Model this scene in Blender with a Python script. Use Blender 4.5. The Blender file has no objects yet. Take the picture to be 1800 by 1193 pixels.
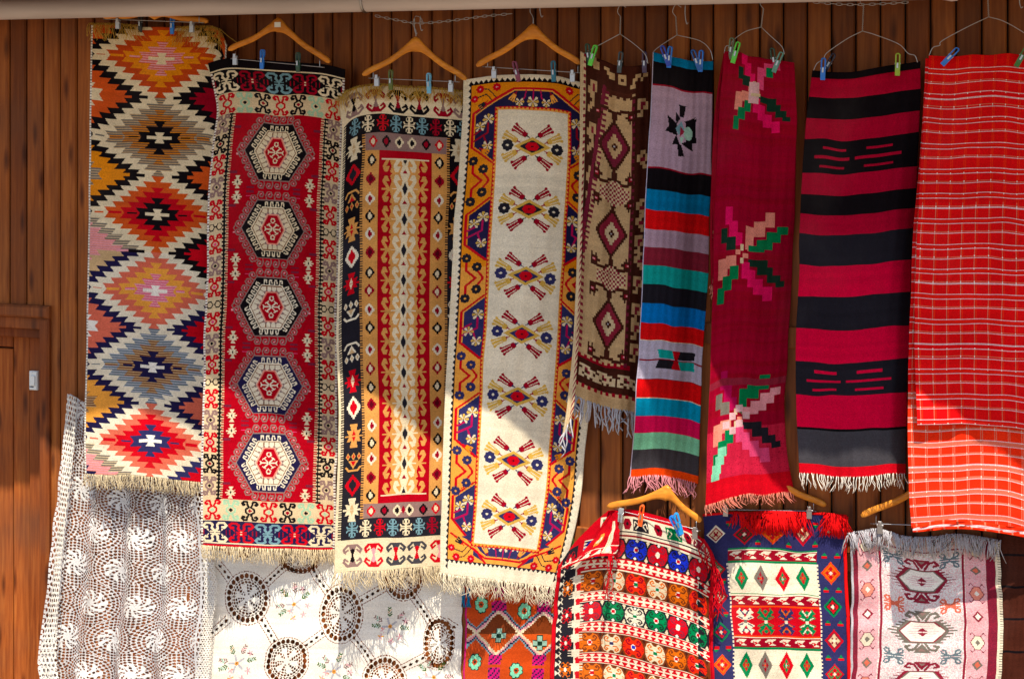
import bpy, math, random
import numpy as np
from mathutils import Vector
PI = math.pi
random.seed(7)
sc = bpy.context.scene
# ------------------------------------------------------------------ camera
TH = math.radians(19.3); FP = 2700.0; DIST = 6.1
CAM = Vector((DIST * math.sin(TH), -DIST * math.cos(TH), 2.9))
cd = bpy.data.cameras.new('camera'); cam = bpy.data.objects.new('camera', cd); sc.collection.objects.link(cam)
cam.location = CAM; cam.rotation_euler = (PI / 2, 0, TH)
cd.sensor_width = 36; cd.lens = FP / 1800 * 36; cd.shift_y = -(596.5 - 180) / 1800; cd.clip_end = 2000
sc.camera = cam
# ------------------------------------------------------------------ sky and sun
SUN_TO = Vector((.4, -1, 1.9)).normalized()
w = bpy.data.worlds.new('World'); sc.world = w; w.use_nodes = True
nt = w.node_tree; bg = nt.nodes['Background']; sky = nt.nodes.new('ShaderNodeTexSky')
sky.sky_type = 'NISHITA'; sky.sun_disc = False; sky.sun_elevation = math.asin(SUN_TO.z); sky.sun_rotation = math.atan2(SUN_TO.x, SUN_TO.y)
nt.links.new(sky.outputs[0], bg.inputs[0]); bg.inputs[1].default_value = 0.14
sl = bpy.data.lights.new('sun', 'SUN'); sl.energy = 5.0; sl.angle = math.radians(0.55); sl.color = (1, .90, .74)
so = bpy.data.objects.new('sun', sl); sc.collection.objects.link(so); so.rotation_euler = (-SUN_TO).to_track_quat('-Z', 'Y').to_euler()
sc.view_settings.view_transform = 'Standard'; sc.view_settings.look = 'None'; sc.view_settings.gamma = 1
sc.view_settings.use_curve_mapping = False; sc.view_settings.exposure = 0.55
sc.cycles.max_bounces = 6; sc.cycles.diffuse_bounces = 4; sc.cycles.glossy_bounces = 3

# ------------------------------------------------------------------ helpers
CT, ST = math.cos(TH), math.sin(TH)
def P3(x, y, d):                                   # photograph column and row -> point d metres out from the wall
    x = np.asarray(x, float); y = np.asarray(y, float); d = np.asarray(d, float)
    yc = FP * CT + (x - 900) * ST; t = (-CAM.y - d) / yc
    return np.stack([CAM.x + t * (-FP * ST + (x - 900) * CT), -d + 0 * x, CAM.z - (y - 180) * t], -1)
def V(x, y, d): return Vector(P3(x, y, d).tolist())
def tag(o, label=None, cat=None, group=None, kind=None):
    if label: o['label'] = label
    if cat: o['category'] = cat
    if group: o['group'] = group
    if kind: o['kind'] = kind
    return o
def empty(name, loc, label=None, cat=None, group=None, kind=None):
    o = bpy.data.objects.new(name, None); sc.collection.objects.link(o); o.location = loc; o.empty_display_size = .05
    return tag(o, label, cat, group, kind)
def mesh_obj(name, verts, faces, mat, parent=None, smooth=False, center=None):
    me = bpy.data.meshes.new(name)
    off = Vector(center) if center is not None else Vector((0, 0, 0))
    if parent is not None and center is None: off = Vector(parent.matrix_basis.translation); 
    me.from_pydata([tuple(Vector(v) - off) for v in verts], [], faces); me.materials.append(mat)
    if smooth: me.shade_smooth()
    me.update(); o = bpy.data.objects.new(name, me); sc.collection.objects.link(o)
    if parent is not None: o.parent = parent
    else: o.location = off
    return o
class MB:
    def __init__(s): s.v = []; s.f = []
    def add(s, v, f):
        n = len(s.v); s.v += [tuple(p) for p in v]; s.f += [tuple(i + n for i in q) for q in f]
    def box(s, x0, x1, y0, y1, z0, z1, b=0.0):
        if b <= 0:
            s.add([(x, y, z) for x in (x0, x1) for y in (y0, y1) for z in (z0, z1)], [(0, 1, 3, 2), (4, 6, 7, 5), (0, 4, 5, 1), (2, 3, 7, 6), (0, 2, 6, 4), (1, 5, 7, 3)])
        else:                                       # chamfered front edges (front is -Y), seen from the street
            v = [(x0, y1, z0), (x1, y1, z0), (x1, y1, z1), (x0, y1, z1), (x0, y0 + b, z0), (x1, y0 + b, z0), (x1, y0 + b, z1), (x0, y0 + b, z1),
                 (x0 + b, y0, z0 + b), (x1 - b, y0, z0 + b), (x1 - b, y0, z1 - b), (x0 + b, y0, z1 - b)]
            s.add(v, [(8, 9, 10, 11), (4, 5, 9, 8), (5, 6, 10, 9), (6, 7, 11, 10), (7, 4, 8, 11), (0, 1, 5, 4), (1, 2, 6, 5), (2, 3, 7, 6), (3, 0, 4, 7), (0, 3, 2, 1)])
    def tube(s, pts, r, n=6, cap=True, r2=None):
        pts = [Vector(p) for p in pts]; rings = []; up = Vector((.137, .31, .94))
        for i, p in enumerate(pts):
            t = (pts[min(i + 1, len(pts) - 1)] - pts[max(i - 1, 0)]).normalized()
            a = t.cross(up if abs(t.dot(up)) < .95 else Vector((1, 0, 0))).normalized(); b = t.cross(a)
            rr = r if not hasattr(r, '__len__') else r[i]
            rings.append([p + (a * math.cos(2 * PI * k / n) + b * math.sin(2 * PI * k / n)) * rr for k in range(n)])
        v = [q for g in rings for q in g]; f = []
        for i in range(len(pts) - 1):
            for k in range(n): f.append((i * n + k, i * n + (k + 1) % n, (i + 1) * n + (k + 1) % n, (i + 1) * n + k))
        if cap: f.append(tuple(range(n))[::-1]); f.append(tuple((len(pts) - 1) * n + k for k in range(n)))
        s.add(v, f)
    def obj(s, name, mat, parent=None, smooth=False, center=None): return mesh_obj(name, s.v, s.f, mat, parent, smooth, center)
def spline(P, n=6):                                # Catmull-Rom through the points
    P = [Vector(p) for p in P]; Q = [P[0] * 2 - P[1]] + P + [P[-1] * 2 - P[-2]]; out = []
    for i in range(len(P) - 1):
        a, b, c, d = Q[i:i + 4]
        for k in range(n):
            t = k / n; out.append(.5 * ((2 * b) + (c - a) * t + (2 * a - 5 * b + 4 * c - d) * t * t + (3 * b - a - 3 * c + d) * t ** 3))
    return out + [P[-1]]

# ------------------------------------------------------------------ materials
def lin(c): return tuple(((v / 255) / 12.92 if v / 255 <= .04045 else ((v / 255 + .055) / 1.055) ** 2.4) for v in c) + (1,)
def nodes(name):
    m = bpy.data.materials.new(name); m.use_nodes = True; return m, m.node_tree, m.node_tree.nodes['Principled BSDF']
def noise(nt_, scale, sc3=(1, 1, 1), detail=4, coord='Object', rough=.55):
    tc = nt_.nodes.new('ShaderNodeTexCoord'); mp = nt_.nodes.new('ShaderNodeMapping'); mp.inputs['Scale'].default_value = sc3
    nz = nt_.nodes.new('ShaderNodeTexNoise'); nz.inputs['Scale'].default_value = scale; nz.inputs['Detail'].default_value = detail; nz.inputs['Roughness'].default_value = rough
    nt_.links.new(tc.outputs[coord], mp.inputs[0]); nt_.links.new(mp.outputs[0], nz.inputs[0]); return nz, mp
def ramp(nt_, src, stops):
    r = nt_.nodes.new('ShaderNodeValToRGB'); e = r.color_ramp.elements
    while len(e) < len(stops): e.new(.5)
    for k, (p, c) in enumerate(stops): e[k].position = p; e[k].color = c if len(c) == 4 else tuple(c) + (1,)
    nt_.links.new(src, r.inputs[0]); return r
def mix(nt_, a, b, fac, mode='MIX'):
    m = nt_.nodes.new('ShaderNodeMix'); m.data_type = 'RGBA'; m.blend_type = mode
    if isinstance(fac, float): m.inputs[0].default_value = fac
    else: nt_.links.new(fac, m.inputs[0])
    for s_, v in ((6, a), (7, b)):
        if isinstance(v, tuple): m.inputs[s_].default_value = v
        else: nt_.links.new(v, m.inputs[s_])
    return m.outputs[2]
def bump(nt_, src, st, dist=.002):
    b = nt_.nodes.new('ShaderNodeBump'); b.inputs['Strength'].default_value = st; b.inputs['Distance'].default_value = dist; nt_.links.new(src, b.inputs['Height']); return b.outputs[0]
def mat_yarn(name='woven_yarn', slub=.16, fuzz=.5):
    m, t, p = nodes(name); at = t.nodes.new('ShaderNodeAttribute'); at.attribute_name = 'yarn'
    n1, _ = noise(t, 1, (130, 130, 620), 3); n2, _ = noise(t, 5, (1, 1, 1), 4); n3, _ = noise(t, 1, (420, 420, 900), 2)
    r1 = ramp(t, n1.outputs[0], [(.25, (1 - slub * 1.6,) * 3), (.75, (1 + slub * .6,) * 3)]); r2 = ramp(t, n2.outputs[0], [(.3, (.88,) * 3), (.7, (1.06,) * 3)])
    c = mix(t, mix(t, at.outputs[0], r1.outputs[0], 1.0, 'MULTIPLY'), r2.outputs[0], 1.0, 'MULTIPLY')
    # worn, sun-bleached fluff: a little grey over everything in patches
    n4, _ = noise(t, 2.2, (1, 1, 1), 5); r4 = ramp(t, n4.outputs[0], [(.55, (0,) * 3), (.85, (.05,) * 3)])
    c = mix(t, c, (.34, .31, .28, 1), r4.outputs[0])
    t.links.new(c, p.inputs['Base Color']); p.inputs['Roughness'].default_value = .93; p.inputs['Specular IOR Level'].default_value = .04
    p.inputs['Sheen Weight'].default_value = .0; p.inputs['Sheen Roughness'].default_value = .6
    add = t.nodes.new('ShaderNodeMath'); add.operation = 'ADD'; t.links.new(n1.outputs[0], add.inputs[0]); t.links.new(n3.outputs[0], add.inputs[1])
    t.links.new(bump(t, add.outputs[0], fuzz, .0016), p.inputs['Normal']); return m
def mat_plain(name, c, rough=.8, metal=0.0, var=.15, nscale=60, bmp=.2, dist=.001, sc3=(1, 1, 1), rnd=0.0, spec=.5):
    m, t, p = nodes(name); n, _ = noise(t, nscale, sc3, 4); r = ramp(t, n.outputs[0], [(.3, (1 - var,) * 3), (.7, (1 + var * .5,) * 3)])
    col = mix(t, c if len(c) == 4 else tuple(c) + (1,), r.outputs[0], 1.0, 'MULTIPLY')
    if rnd:
        oi = t.nodes.new('ShaderNodeObjectInfo'); rr = ramp(t, oi.outputs['Random'], [(0, (1 - rnd,) * 3), (1, (1 + rnd,) * 3)]); col = mix(t, col, rr.outputs[0], 1.0, 'MULTIPLY')
    t.links.new(col, p.inputs['Base Color']); p.inputs['Roughness'].default_value = rough; p.inputs['Metallic'].default_value = metal; p.inputs['Specular IOR Level'].default_value = spec
    t.links.new(bump(t, n.outputs[0], bmp, dist), p.inputs['Normal']); return m
def mat_wood(name, dark, mid, light, rough=.55, grain_axis=(1, 1, .06), knots=True, rnd=.38):
    m, t, p = nodes(name); oi = t.nodes.new('ShaderNodeObjectInfo')
    tc = t.nodes.new('ShaderNodeTexCoord'); ad = t.nodes.new('ShaderNodeVectorMath'); ad.operation = 'ADD'; sc_ = t.nodes.new('ShaderNodeVectorMath'); sc_.operation = 'SCALE'
    cx_ = t.nodes.new('ShaderNodeCombineXYZ'); t.links.new(oi.outputs['Random'], cx_.inputs[0]); t.links.new(oi.outputs['Random'], cx_.inputs[2]); t.links.new(cx_.outputs[0], sc_.inputs[0]); sc_.inputs[3].default_value = 37.0
    t.links.new(tc.outputs['Object'], ad.inputs[0]); t.links.new(sc_.outputs[0], ad.inputs[1])
    mp = t.nodes.new('ShaderNodeMapping'); mp.inputs['Scale'].default_value = grain_axis; t.links.new(ad.outputs[0], mp.inputs[0])
    n = t.nodes.new('ShaderNodeTexNoise'); n.inputs['Scale'].default_value = 80; n.inputs['Detail'].default_value = 5; n.inputs['Distortion'].default_value = .3; t.links.new(mp.outputs[0], n.inputs[0])
    n2 = t.nodes.new('ShaderNodeTexNoise'); n2.inputs['Scale'].default_value = 7; n2.inputs['Detail'].default_value = 4; t.links.new(mp.outputs[0], n2.inputs[0])
    r = ramp(t, n.outputs[0], [(.3, dark), (.52, mid), (.72, light)]); r2 = ramp(t, n2.outputs[0], [(.3, (.7,) * 3), (.7, (1.15,) * 3)])
    c = mix(t, r.outputs[0], r2.outputs[0], 1.0, 'MULTIPLY')
    rr = ramp(t, oi.outputs['Random'], [(0, (1 - rnd, 1 - rnd * 1.2, 1 - rnd * 1.3)), (.5, (1, 1, 1)), (1, (1 + rnd * .4, 1 + rnd * .5, 1 + rnd * .5))]); c = mix(t, c, rr.outputs[0], 1.0, 'MULTIPLY')
    if knots:
        sx_ = t.nodes.new('ShaderNodeSeparateXYZ'); t.links.new(ad.outputs[0], sx_.inputs[0]); mk = t.nodes.new('ShaderNodeCombineXYZ')
        for q_, (o_, k_) in enumerate(((0, 9.0), (2, 2.1))):
            mu = t.nodes.new('ShaderNodeMath'); mu.operation = 'MULTIPLY'; mu.inputs[1].default_value = k_; t.links.new(sx_.outputs[o_], mu.inputs[0]); t.links.new(mu.outputs[0], mk.inputs[q_])
        vo = t.nodes.new('ShaderNodeTexVoronoi'); vo.voronoi_dimensions = '2D'; vo.inputs['Scale'].default_value = 1.0; vo.inputs['Randomness'].default_value = 1.0; t.links.new(mk.outputs[0], vo.inputs[0])
        rk = ramp(t, vo.outputs['Distance'], [(.03, (.22, .16, .14)), (.08, (.5, .42, .4)), (.15, (1, 1, 1))]); c = mix(t, c, rk.outputs[0], .85, 'MULTIPLY')
        n5 = t.nodes.new('ShaderNodeTexNoise'); n5.inputs['Scale'].default_value = 2.6; n5.inputs['Detail'].default_value = 5; t.links.new(tc.outputs['Object'], n5.inputs[0])
        r5 = ramp(t, n5.outputs[0], [(.42, (0,) * 3), (.72, (.6,) * 3)]); c = mix(t, c, (.085, .042, .026, 1), r5.outputs[0])
    t.links.new(c, p.inputs['Base Color']); p.inputs['Roughness'].default_value = rough; p.inputs['Specular IOR Level'].default_value = .18
    t.links.new(bump(t, n.outputs[0], .35, .0012), p.inputs['Normal']); return m

# ------------------------------------------------------------------ weaving: a loom that sets the yarn colour of every cell of a cloth
YARN = dict(cream=(226,208,172), ecru=(228,216,190), white=(236,230,218), black=(20,15,19), soot=(34,32,40), navy=(32,27,66), indigo=(46, 46, 92),
    red=(196,6,26), crimson=(150, 4, 32), maroon=(92, 6, 22), scarlet=(224, 14, 18), vermil=(234, 46, 16), orange=(210, 84, 28), rust=(192, 70, 22), gold=(226, 136, 16), amber=(230, 156, 62),
    coral=(214,104,80), salmon=(228,140,120), pink=(226,150,158), hot=(226,14,92), rose=(224,70,120), magenta=(176,10,78), brown=(126,84,56), cocoa=(70, 32, 22), coffee=(80,38,26),
    greyb=(116,108,98), slate=(100,116,124), mauve=(142,112,106), tan=(212, 150, 78), beige=(200, 166, 120), straw=(208, 166, 72), green=(0,122,70), moss=(66,104,48),
    mint=(128,210,172), teal=(16,168,160), aqua=(0,158,206), sky=(0,118,200), petrol=(0, 118, 168), bluegrey=(112,150,160), cobalt=(22,44,190), greypink=(178,148,166), charcoal=(66, 64, 70),
    palegreen=(160,196,160), silver=(182,180,186), plum=(120,32,54), blush=(222,176,180), wine=(140,34,54), darkgreen=(20,52,38), lilac=(190,182,204), sage=(150,190,170),
    fieldred=(172, 2, 24), deepred=(156, 2, 40), petal=(150,60,62), orangered=(234,70,10), carrot=(218, 104, 14), bark=(118,52,20), sand=(214,190,150), darkred=(120,4,16), raspberry=(172,4,44), lacelight=(224,222,219), lacegrey=(206,204,204), cerise=(214, 2, 56), litrose=(196, 30, 62), fuchsia=(196,20,110))
YN = list(YARN); YI = {n: i for i, n in enumerate(YN)}
PAL = (np.array([YARN[n] for n in YN], float) / 255.0)
PAL = np.where(PAL <= 0.04045, PAL / 12.92, ((PAL + 0.055) / 1.055) ** 2.4)
CELL = 1.4
SYM = {'1': ((1, 1),), 'h': ((1, 1), (-1, 1)), 'v': ((1, 1), (1, -1)), '4': ((1, 1), (-1, 1), (1, -1), (-1, -1)), 'r': ((1, 1), (-1, -1))}

class Loom:
    def __init__(s, W, H, bg, cell=CELL):
        s.W, s.H = W, H
        s.nx, s.ny = max(2, int(round(W / cell))), max(2, int(round(H / cell)))
        s.a = np.full((s.ny, s.nx), YI[bg] if isinstance(bg, str) else bg, np.int16)
        s.X = (np.arange(s.nx) + .5) * W / s.nx
        s.Y = (np.arange(s.ny) + .5) * H / s.ny
    def win(s, x0, y0, x1, y1):
        i0, i1 = np.searchsorted(s.X, [x0, x1]); j0, j1 = np.searchsorted(s.Y, [y0, y1])
        return (slice(j0, j1), slice(i0, i1)), s.X[None, i0:i1], s.Y[j0:j1, None]
    def put(s, w, m, c):
        v = s.a[w]
        if v.size: v[np.broadcast_to(m, v.shape)] = (YI[c] if isinstance(c, str) else c)
    def rect(s, x0, y0, x1, y1, c):
        w, X, Y = s.win(x0, y0, x1, y1); s.put(w, True, c)
    def poly(s, pts, c):
        p = np.asarray(pts, float); x0, y0 = p.min(0); x1, y1 = p.max(0)
        w, X, Y = s.win(x0, y0, x1, y1)
        if X.size == 0 or Y.size == 0: return
        m = np.zeros((Y.size, X.size), bool); q = np.roll(p, -1, 0)
        for (ax, ay), (bx, by) in zip(p, q):
            if ay == by: continue
            m ^= ((ay > Y) != (by > Y)) & (X < (bx - ax) * (Y - ay) / (by - ay) + ax)
        s.put(w, m, c)
    def line(s, pts, wd, c, close=False):
        p = list(pts) + ([pts[0]] if close else []); h = wd / 2
        for (ax, ay), (bx, by) in zip(p[:-1], p[1:]):
            w, X, Y = s.win(min(ax, bx) - h, min(ay, by) - h, max(ax, bx) + h, max(ay, by) + h)
            dx, dy = bx - ax, by - ay; L = dx * dx + dy * dy + 1e-9
            t = np.clip(((X - ax) * dx + (Y - ay) * dy) / L, 0, 1)
            s.put(w, (X - ax - t * dx) ** 2 + (Y - ay - t * dy) ** 2 <= h * h, c)
    def ell(s, cx, cy, rx, ry, c, r0=0):
        w, X, Y = s.win(cx - rx, cy - ry, cx + rx, cy + ry); d = ((X - cx) / rx) ** 2 + ((Y - cy) / ry) ** 2
        s.put(w, (d <= 1) & (d >= r0 * r0), c)
    def dia(s, cx, cy, rx, ry, c):
        s.poly([(cx - rx, cy), (cx, cy - ry), (cx + rx, cy), (cx, cy + ry)], c)
    def sdia(s, cx, cy, rx, ry, c, n=4):           # a diamond with stepped edges
        for k in range(n):
            a = (k + 1) / n; s.rect(cx - rx * a, cy - ry * (n - k) / n, cx + rx * a, cy + ry * (n - k) / n, c)
    def mot(s, cx, cy, sx, sy, items, cols, sym='4', sh=0.0):
        for mx, my in SYM[sym]:
            f = lambda P: [(cx + mx * x * sx, cy + my * y * sy + sh * mx * x * sx) for x, y in P]
            for it in items:
                c = cols[it[-1]]
                if c is None: continue
                if it[0] == 'p': s.poly(f(it[1]), c)
                else: s.line(f(it[1]), it[2], c)
    def dent(s, x0, x1, y0, y1, p, c, vert=True, duty=.5):
        k = (y0 if vert else x0)
        while k < (y1 if vert else x1):
            if vert: s.rect(x0, k, x1, k + p * duty, c)
            else: s.rect(k, y0, k + p * duty, y1, c)
            k += p
    def saw(s, x0, x1, y0, y1, p, c, side):        # triangles with their feet on one side: 'l','r','t','b'
        if side in 'lr':
            k = y0
            while k < y1:
                a, b = (x0, x1) if side == 'l' else (x1, x0)
                s.poly([(a, k), (b, k + p / 2), (a, k + p)], c); k += p
        else:
            k = x0
            while k < x1:
                a, b = (y0, y1) if side == 't' else (y1, y0)
                s.poly([(k, a), (k + p / 2, b), (k + p, a)], c); k += p
M_YARN = mat_yarn(); M_THIN = mat_yarn('thin_cotton', .08, .25)
M_PLANK = mat_wood('stained_pine', (.24, .060, .010), (.33, .090, .015), (.41, .125, .023))
M_HANG = mat_wood('varnished_beech', (.56, .19, .02), (.70, .25, .028), (.78, .33, .04), .3, (.3, 1, 1), False, .12)
M_METAL = mat_plain('steel', (.42, .42, .45), .35, 1.0, .1, 200, .05)
M_WIRE = mat_plain('galvanised_wire', (.5, .5, .52), .4, .9, .1, 200, .05)
M_PIPE = mat_plain('weathered_pvc_pipe', (.62, .57, .60), .5, 0, .28, 7, .35, .002, (.12, 1, 1), spec=.4)
M_WHITEP = mat_plain('white_plastic', (.72, .74, .72), .35, 0, .04, 30, .02)
M_DARK = mat_plain('dark_backing', (.015, .011, .009), .9)
M_GROUND = mat_plain('sandy_paving', (.25, .18, .11), .9, 0, .3, 3, .4, .01)
M_ROOF = mat_plain('roof_boards', (.24, .13, .07), .8, 0, .3, 12, .3, .002, (.1, 1, 1))
M_TILE = mat_plain('terracotta', (.42, .16, .09), .8, 0, .3, 9, .3)
PLASTIC = {}
def plastic(n, c):
    if n not in PLASTIC: PLASTIC[n] = mat_plain('plastic_' + n, lin(c), .3, 0, .06, 90, .03)
    return PLASTIC[n]
THREAD = {}
def thread(n):
    if n not in THREAD: THREAD[n] = mat_plain('thread_' + n, tuple(PAL[YI[n]]), .95, 0, .35, 420, .3, rnd=0, spec=.1)
    return THREAD[n]
# motifs as quarter drawings, mirrored to make the whole
RAM = [('l', [(.12, .36), (.3, .62), (.36, .9), (.72, .93), (.93, .74), (.84, .6), (.62, .62)], 3.9, 0), ('l', [(.12, .36), (.52, .14), (.52, 0)], 3.3, 0), ('p', [(0, 0), (0, .2), (.28, 0)], 1)]
TREE = [('l', [(0, 0), (0, .98)], 3.2, 0), ('l', [(0, .98), (.28, .98)], 2, 0), ('l', [(0, .1), (.75, .1)], 2.2, 0), ('l', [(.75, .1), (.95, .35)], 2.4, 0),
        ('l', [(0, .42), (.5, .55), (.5, .82)], 2.2, 0)]
STAR = [('p', [(0, 0), (.98, 0), (.98, .07), (.55, .07), (.8, .5), (.3, .42), (.1, .42)], 0), ('p', [(0, 0), (.3, 0), (.3, .55), (.45, .98), (0, .98)], 0), ('p', [(0, .05), (.22, .05), (0, .5)], 1)]
def hexa(cx, cy, hw, hh, fl):
    return [(cx - hw, cy), (cx - fl, cy - hh), (cx + fl, cy - hh), (cx + hw, cy), (cx + fl, cy + hh), (cx - fl, cy + hh)]
def edge_pts(P, n):                                # points with outward normals along a closed polygon
    out = []
    cx = sum(p[0] for p in P) / len(P); cy = sum(p[1] for p in P) / len(P)
    for i, (ax, ay) in enumerate(P):
        bx, by = P[(i + 1) % len(P)]; L = math.hypot(bx - ax, by - ay); k = max(1, int(round(L / n)))
        for j in range(k):
            t = (j + .5) / k; x = ax + (bx - ax) * t; y = ay + (by - ay) * t
            tx, ty = (bx - ax) / L, (by - ay) / L; nx_, ny_ = ty, -tx
            if (x - cx) * nx_ + (y - cy) * ny_ < 0: nx_, ny_ = -nx_, -ny_
            out.append((x, y, nx_, ny_, tx, ty))
    return out

def pat_diamond():                                 # serrated diamonds in two lattices
    W, H = 238, 792; L = Loom(W, H, 'cream')
    cen = [54, 196, 330, 464, 598, 729]; ks = np.arange(-1, 7) * 134.0
    ys = [-80] + cen + [863]
    w = np.interp(L.Y, ys, ks)[:, None]; u = (L.X - 118)[None, :]
    X = np.broadcast_to(u, (L.ny, L.nx)); Wd = np.broadcast_to(w, X.shape)
    km = np.round(Wd / 134).astype(int); dv = Wd - km * 134
    st, rh = 13.5, 134 / 14.0
    def level(du, dv):
        r = np.floor(np.abs(dv) / rh); f = np.abs(dv) / rh - r
        return np.floor((np.abs(du) - (3.5 + 7 * f)) / st) + 2 + r, r
    A = L.a; line_i = np.broadcast_to((np.arange(L.ny) % 3 == 0)[:, None], A.shape)
    n, r = level(X, dv)
    M = [('cream', 'pinkS', 'gold', 'rust'), ('cream', 'black', 'brownS', 'greyS'), ('cream', 'black', 'red', 'orange'), ('white', 'pinkT', 'amber', 'coral'), ('white', 'navy', 'tanS', 'slateS'), ('white', 'indigo', 'red', 'coral')]
    stripe = dict(pinkS=('pink', 'orange'), brownS=('brown', 'gold'), greyS=('greyb', 'beige'), pinkT=('pink', 'rose'), tanS=('brown', 'beige'), slateS=('slate', 'silver'), greyT=('greyb', 'sand'), pinkU=('pink', 'salmon'))
    def setc(m, c):
        if c in stripe:
            A[m & ~line_i] = YI[stripe[c][0]]; A[m & line_i] = YI[stripe[c][1]]
        else: A[m] = YI[c]
    # side diamonds first
    kf = np.floor(Wd / 134).astype(int); dvs = Wd - (kf + .5) * 134
    SL = {-1: ('beige', 'orange', 'black'), 0: ('cream', 'orange', 'black'), 1: ('greyS', 'gold', 'black'), 2: ('pinkU', 'pinkU', 'greyT'), 3: ('white', 'coral', 'navy'), 4: ('tanS', 'amber', 'navy'), 5: ('navy', 'pinkU', 'greyT')}
    SR = {-1: ('beige', 'orange', 'black'), 0: ('greyS', 'crimson', 'black'), 1: ('greyS', 'orange', 'black'), 2: ('coral', 'red', 'black'), 3: ('pink', 'red', 'navy'), 4: ('slateS', 'coral', 'navy'), 5: ('amber', 'red', 'indigo')}
    for side, T in ((-1, SL), (1, SR)):
        du = X - side * 120
        ns, rs = level(du, dvs); here = (X * side > 0)
        for k, (a, b, c) in T.items():
            m = here & (kf == k)
            low = dvs > 0
            b2 = 'beige' if (k == 2 and side < 0) else b; c2 = 'navy' if (k == 2 and side < 0) else c
            setc(m & (ns <= 40), c)
            if k == 2 and side < 0: setc(m & low, c2)
            setc(m & (ns <= 5), b)
            if b2 != b: setc(m & low & (ns <= 5), b2)
            setc(m & (ns <= 2), a)
    m9 = (n <= 9)
    light = lambda k: 'cream' if k < 3 else ('ecru' if k > 4 else 'ecru')
    for k in range(-1, 7):
        mk = (km == k)
        kk = min(max(k, 0), 5); c = M[kk]
        setc(mk & m9, light(k))
        setc(mk & (n <= 7), c[3]); setc(mk & (n <= 5), c[2]); setc(mk & (n <= 3), c[1]); setc(mk & (n <= 1) & (np.abs(dv) < 2 * rh) & (np.abs(X) < 3.5 + 7 * np.abs(dv) / (1.45 * rh)) & (np.abs(dv) < 1.45 * rh), c[0])
        setc(mk & (np.abs(dv) < 2.8) & (np.abs(X) < 21), c[0])
        setc(mk & (np.abs(dv) < 1.7) & (np.abs(X) > 36) & (np.abs(X) < 52), c[1] if c[1] not in stripe else c[0] if False else c[1])
        setc(mk & (np.abs(dv) < 2.2) & (np.abs(X) > 62) & (np.abs(X) < 84), c[2])
        setc(mk & (np.abs(dv) < 1.2) & (np.abs(X) > 93) & (np.abs(X) < 108), c[3])
    # bars at the side diamonds' tips
    for k in range(0, 6):
        yc = np.interp((k + .5) * 134, ks, ys)
        for side, T in ((-1, SL), (1, SR)):
            a, b, c = T[k]; x0 = 118 + side * 120
            c = 'navy' if k > 2 else 'black'
            lo, hi = sorted((x0 - side * 68, x0 - side * 98)); L.rect(lo, yc - 2.6, hi, yc + 2.6, c)
            lo, hi = sorted((x0 - side * 52, x0 - side * 72)); L.rect(lo, yc - 2.4, hi, yc + 2.4, stripe[b][0] if b in stripe else b)
    L.rect(0, 0, 2.6, H, 'white'); L.dent(0, 2.6, 0, H, 5, 'greyb', duty=.3); L.rect(W - 2.6, 0, W, H, 'white'); L.dent(W - 2.6, W, 0, H, 5, 'greyb', duty=.3)
    return L

def medallion(L, cx, cy, cream='ecru', dark='black', sh=0.0):
    S = lambda P: [(x, y + (x - cx) * sh) for x, y in P]
    for x, y, nx_, ny_, tx, ty in edge_pts(hexa(cx, cy, 63, 57, 30), 14.5):      # curled hooks outside
        px, py = x + nx_ * 3, y + ny_ * 3
        R = lambda a, b: (px + tx * a + nx_ * b, py + ty * a + ny_ * b + (px - cx) * sh)
        L.line([R(-5, -8), R(-5.5, -1), R(-3, 4.5), R(3, 4.5), R(5.5, 0), R(3, -4.5), R(-1, -3.5), R(-1, 0)], 2.1, 'mauve')
        L.line([R(0, .3), R(1.5, 1)], 2, 'pink')
    L.poly(S(hexa(cx, cy, 59, 51.5, 28.5)), 'mauve')
    L.poly(S(hexa(cx, cy, 56.5, 49.5, 27.5)), dark)
    hx = hexa(cx, cy, 37, 36, 18)
    for x, y, nx_, ny_, tx, ty in edge_pts(hexa(cx, cy, 39, 37, 19), 8.6):
        y += (x - cx) * sh
        L.line([(x, y), (x + nx_ * 9.5 + tx * 1, y + ny_ * 9.5 + ty * 1), (x + nx_ * 9.5 + tx * 4, y + ny_ * 9.5 + ty * 4), (x + nx_ * 4 + tx * 5, y + ny_ * 4 + ty * 5)], 2.0, cream)
    L.poly(S(hexa(cx, cy, 40.5, 38.5, 19)), cream)
    L.line(S(hexa(cx, cy, 37, 36, 17.5)), 1.4, 'brown', True)
    for x, y, nx_, ny_, tx, ty in edge_pts(hexa(cx, cy, 28, 30, 13), 8.5):
        y += (x - cx) * sh
        L.line([(x + nx_ * 5, y + ny_ * 5), (x - nx_ * 3, y - ny_ * 3)], 1.4, 'brown'); L.poly([(x - nx_ * 4 - tx * 3, y - ny_ * 4 - ty * 3), (x - nx_ * 4 + tx * 3, y - ny_ * 4 + ty * 3), (x + nx_ * 1, y + ny_ * 1)], 'mauve')
    L.poly(S(hexa(cx, cy, 22.5, 26.5, 9.5)), 'pink' if False else 'salmon'); L.poly(S(hexa(cx, cy, 20, 24, 8)), 'fieldred')
    L.mot(cx, cy, 17, 20, [('l', [(0, 0), (.45, .38)], 2.3, 0), ('l', [(.3, .48), (.62, .3)], 1.8, 0), ('l', [(0, 0), (.8, 0)], 2.2, 0), ('l', [(.7, 0), (.85, .16)], 1.6, 0), ('l', [(0, .52), (.22, .68), (.14, .9), (0, .9)], 1.9, 0)], [cream], '4', sh)
    L.rect(cx - 1, cy - 1, cx + 1, cy + 1, 'maroon')

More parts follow.
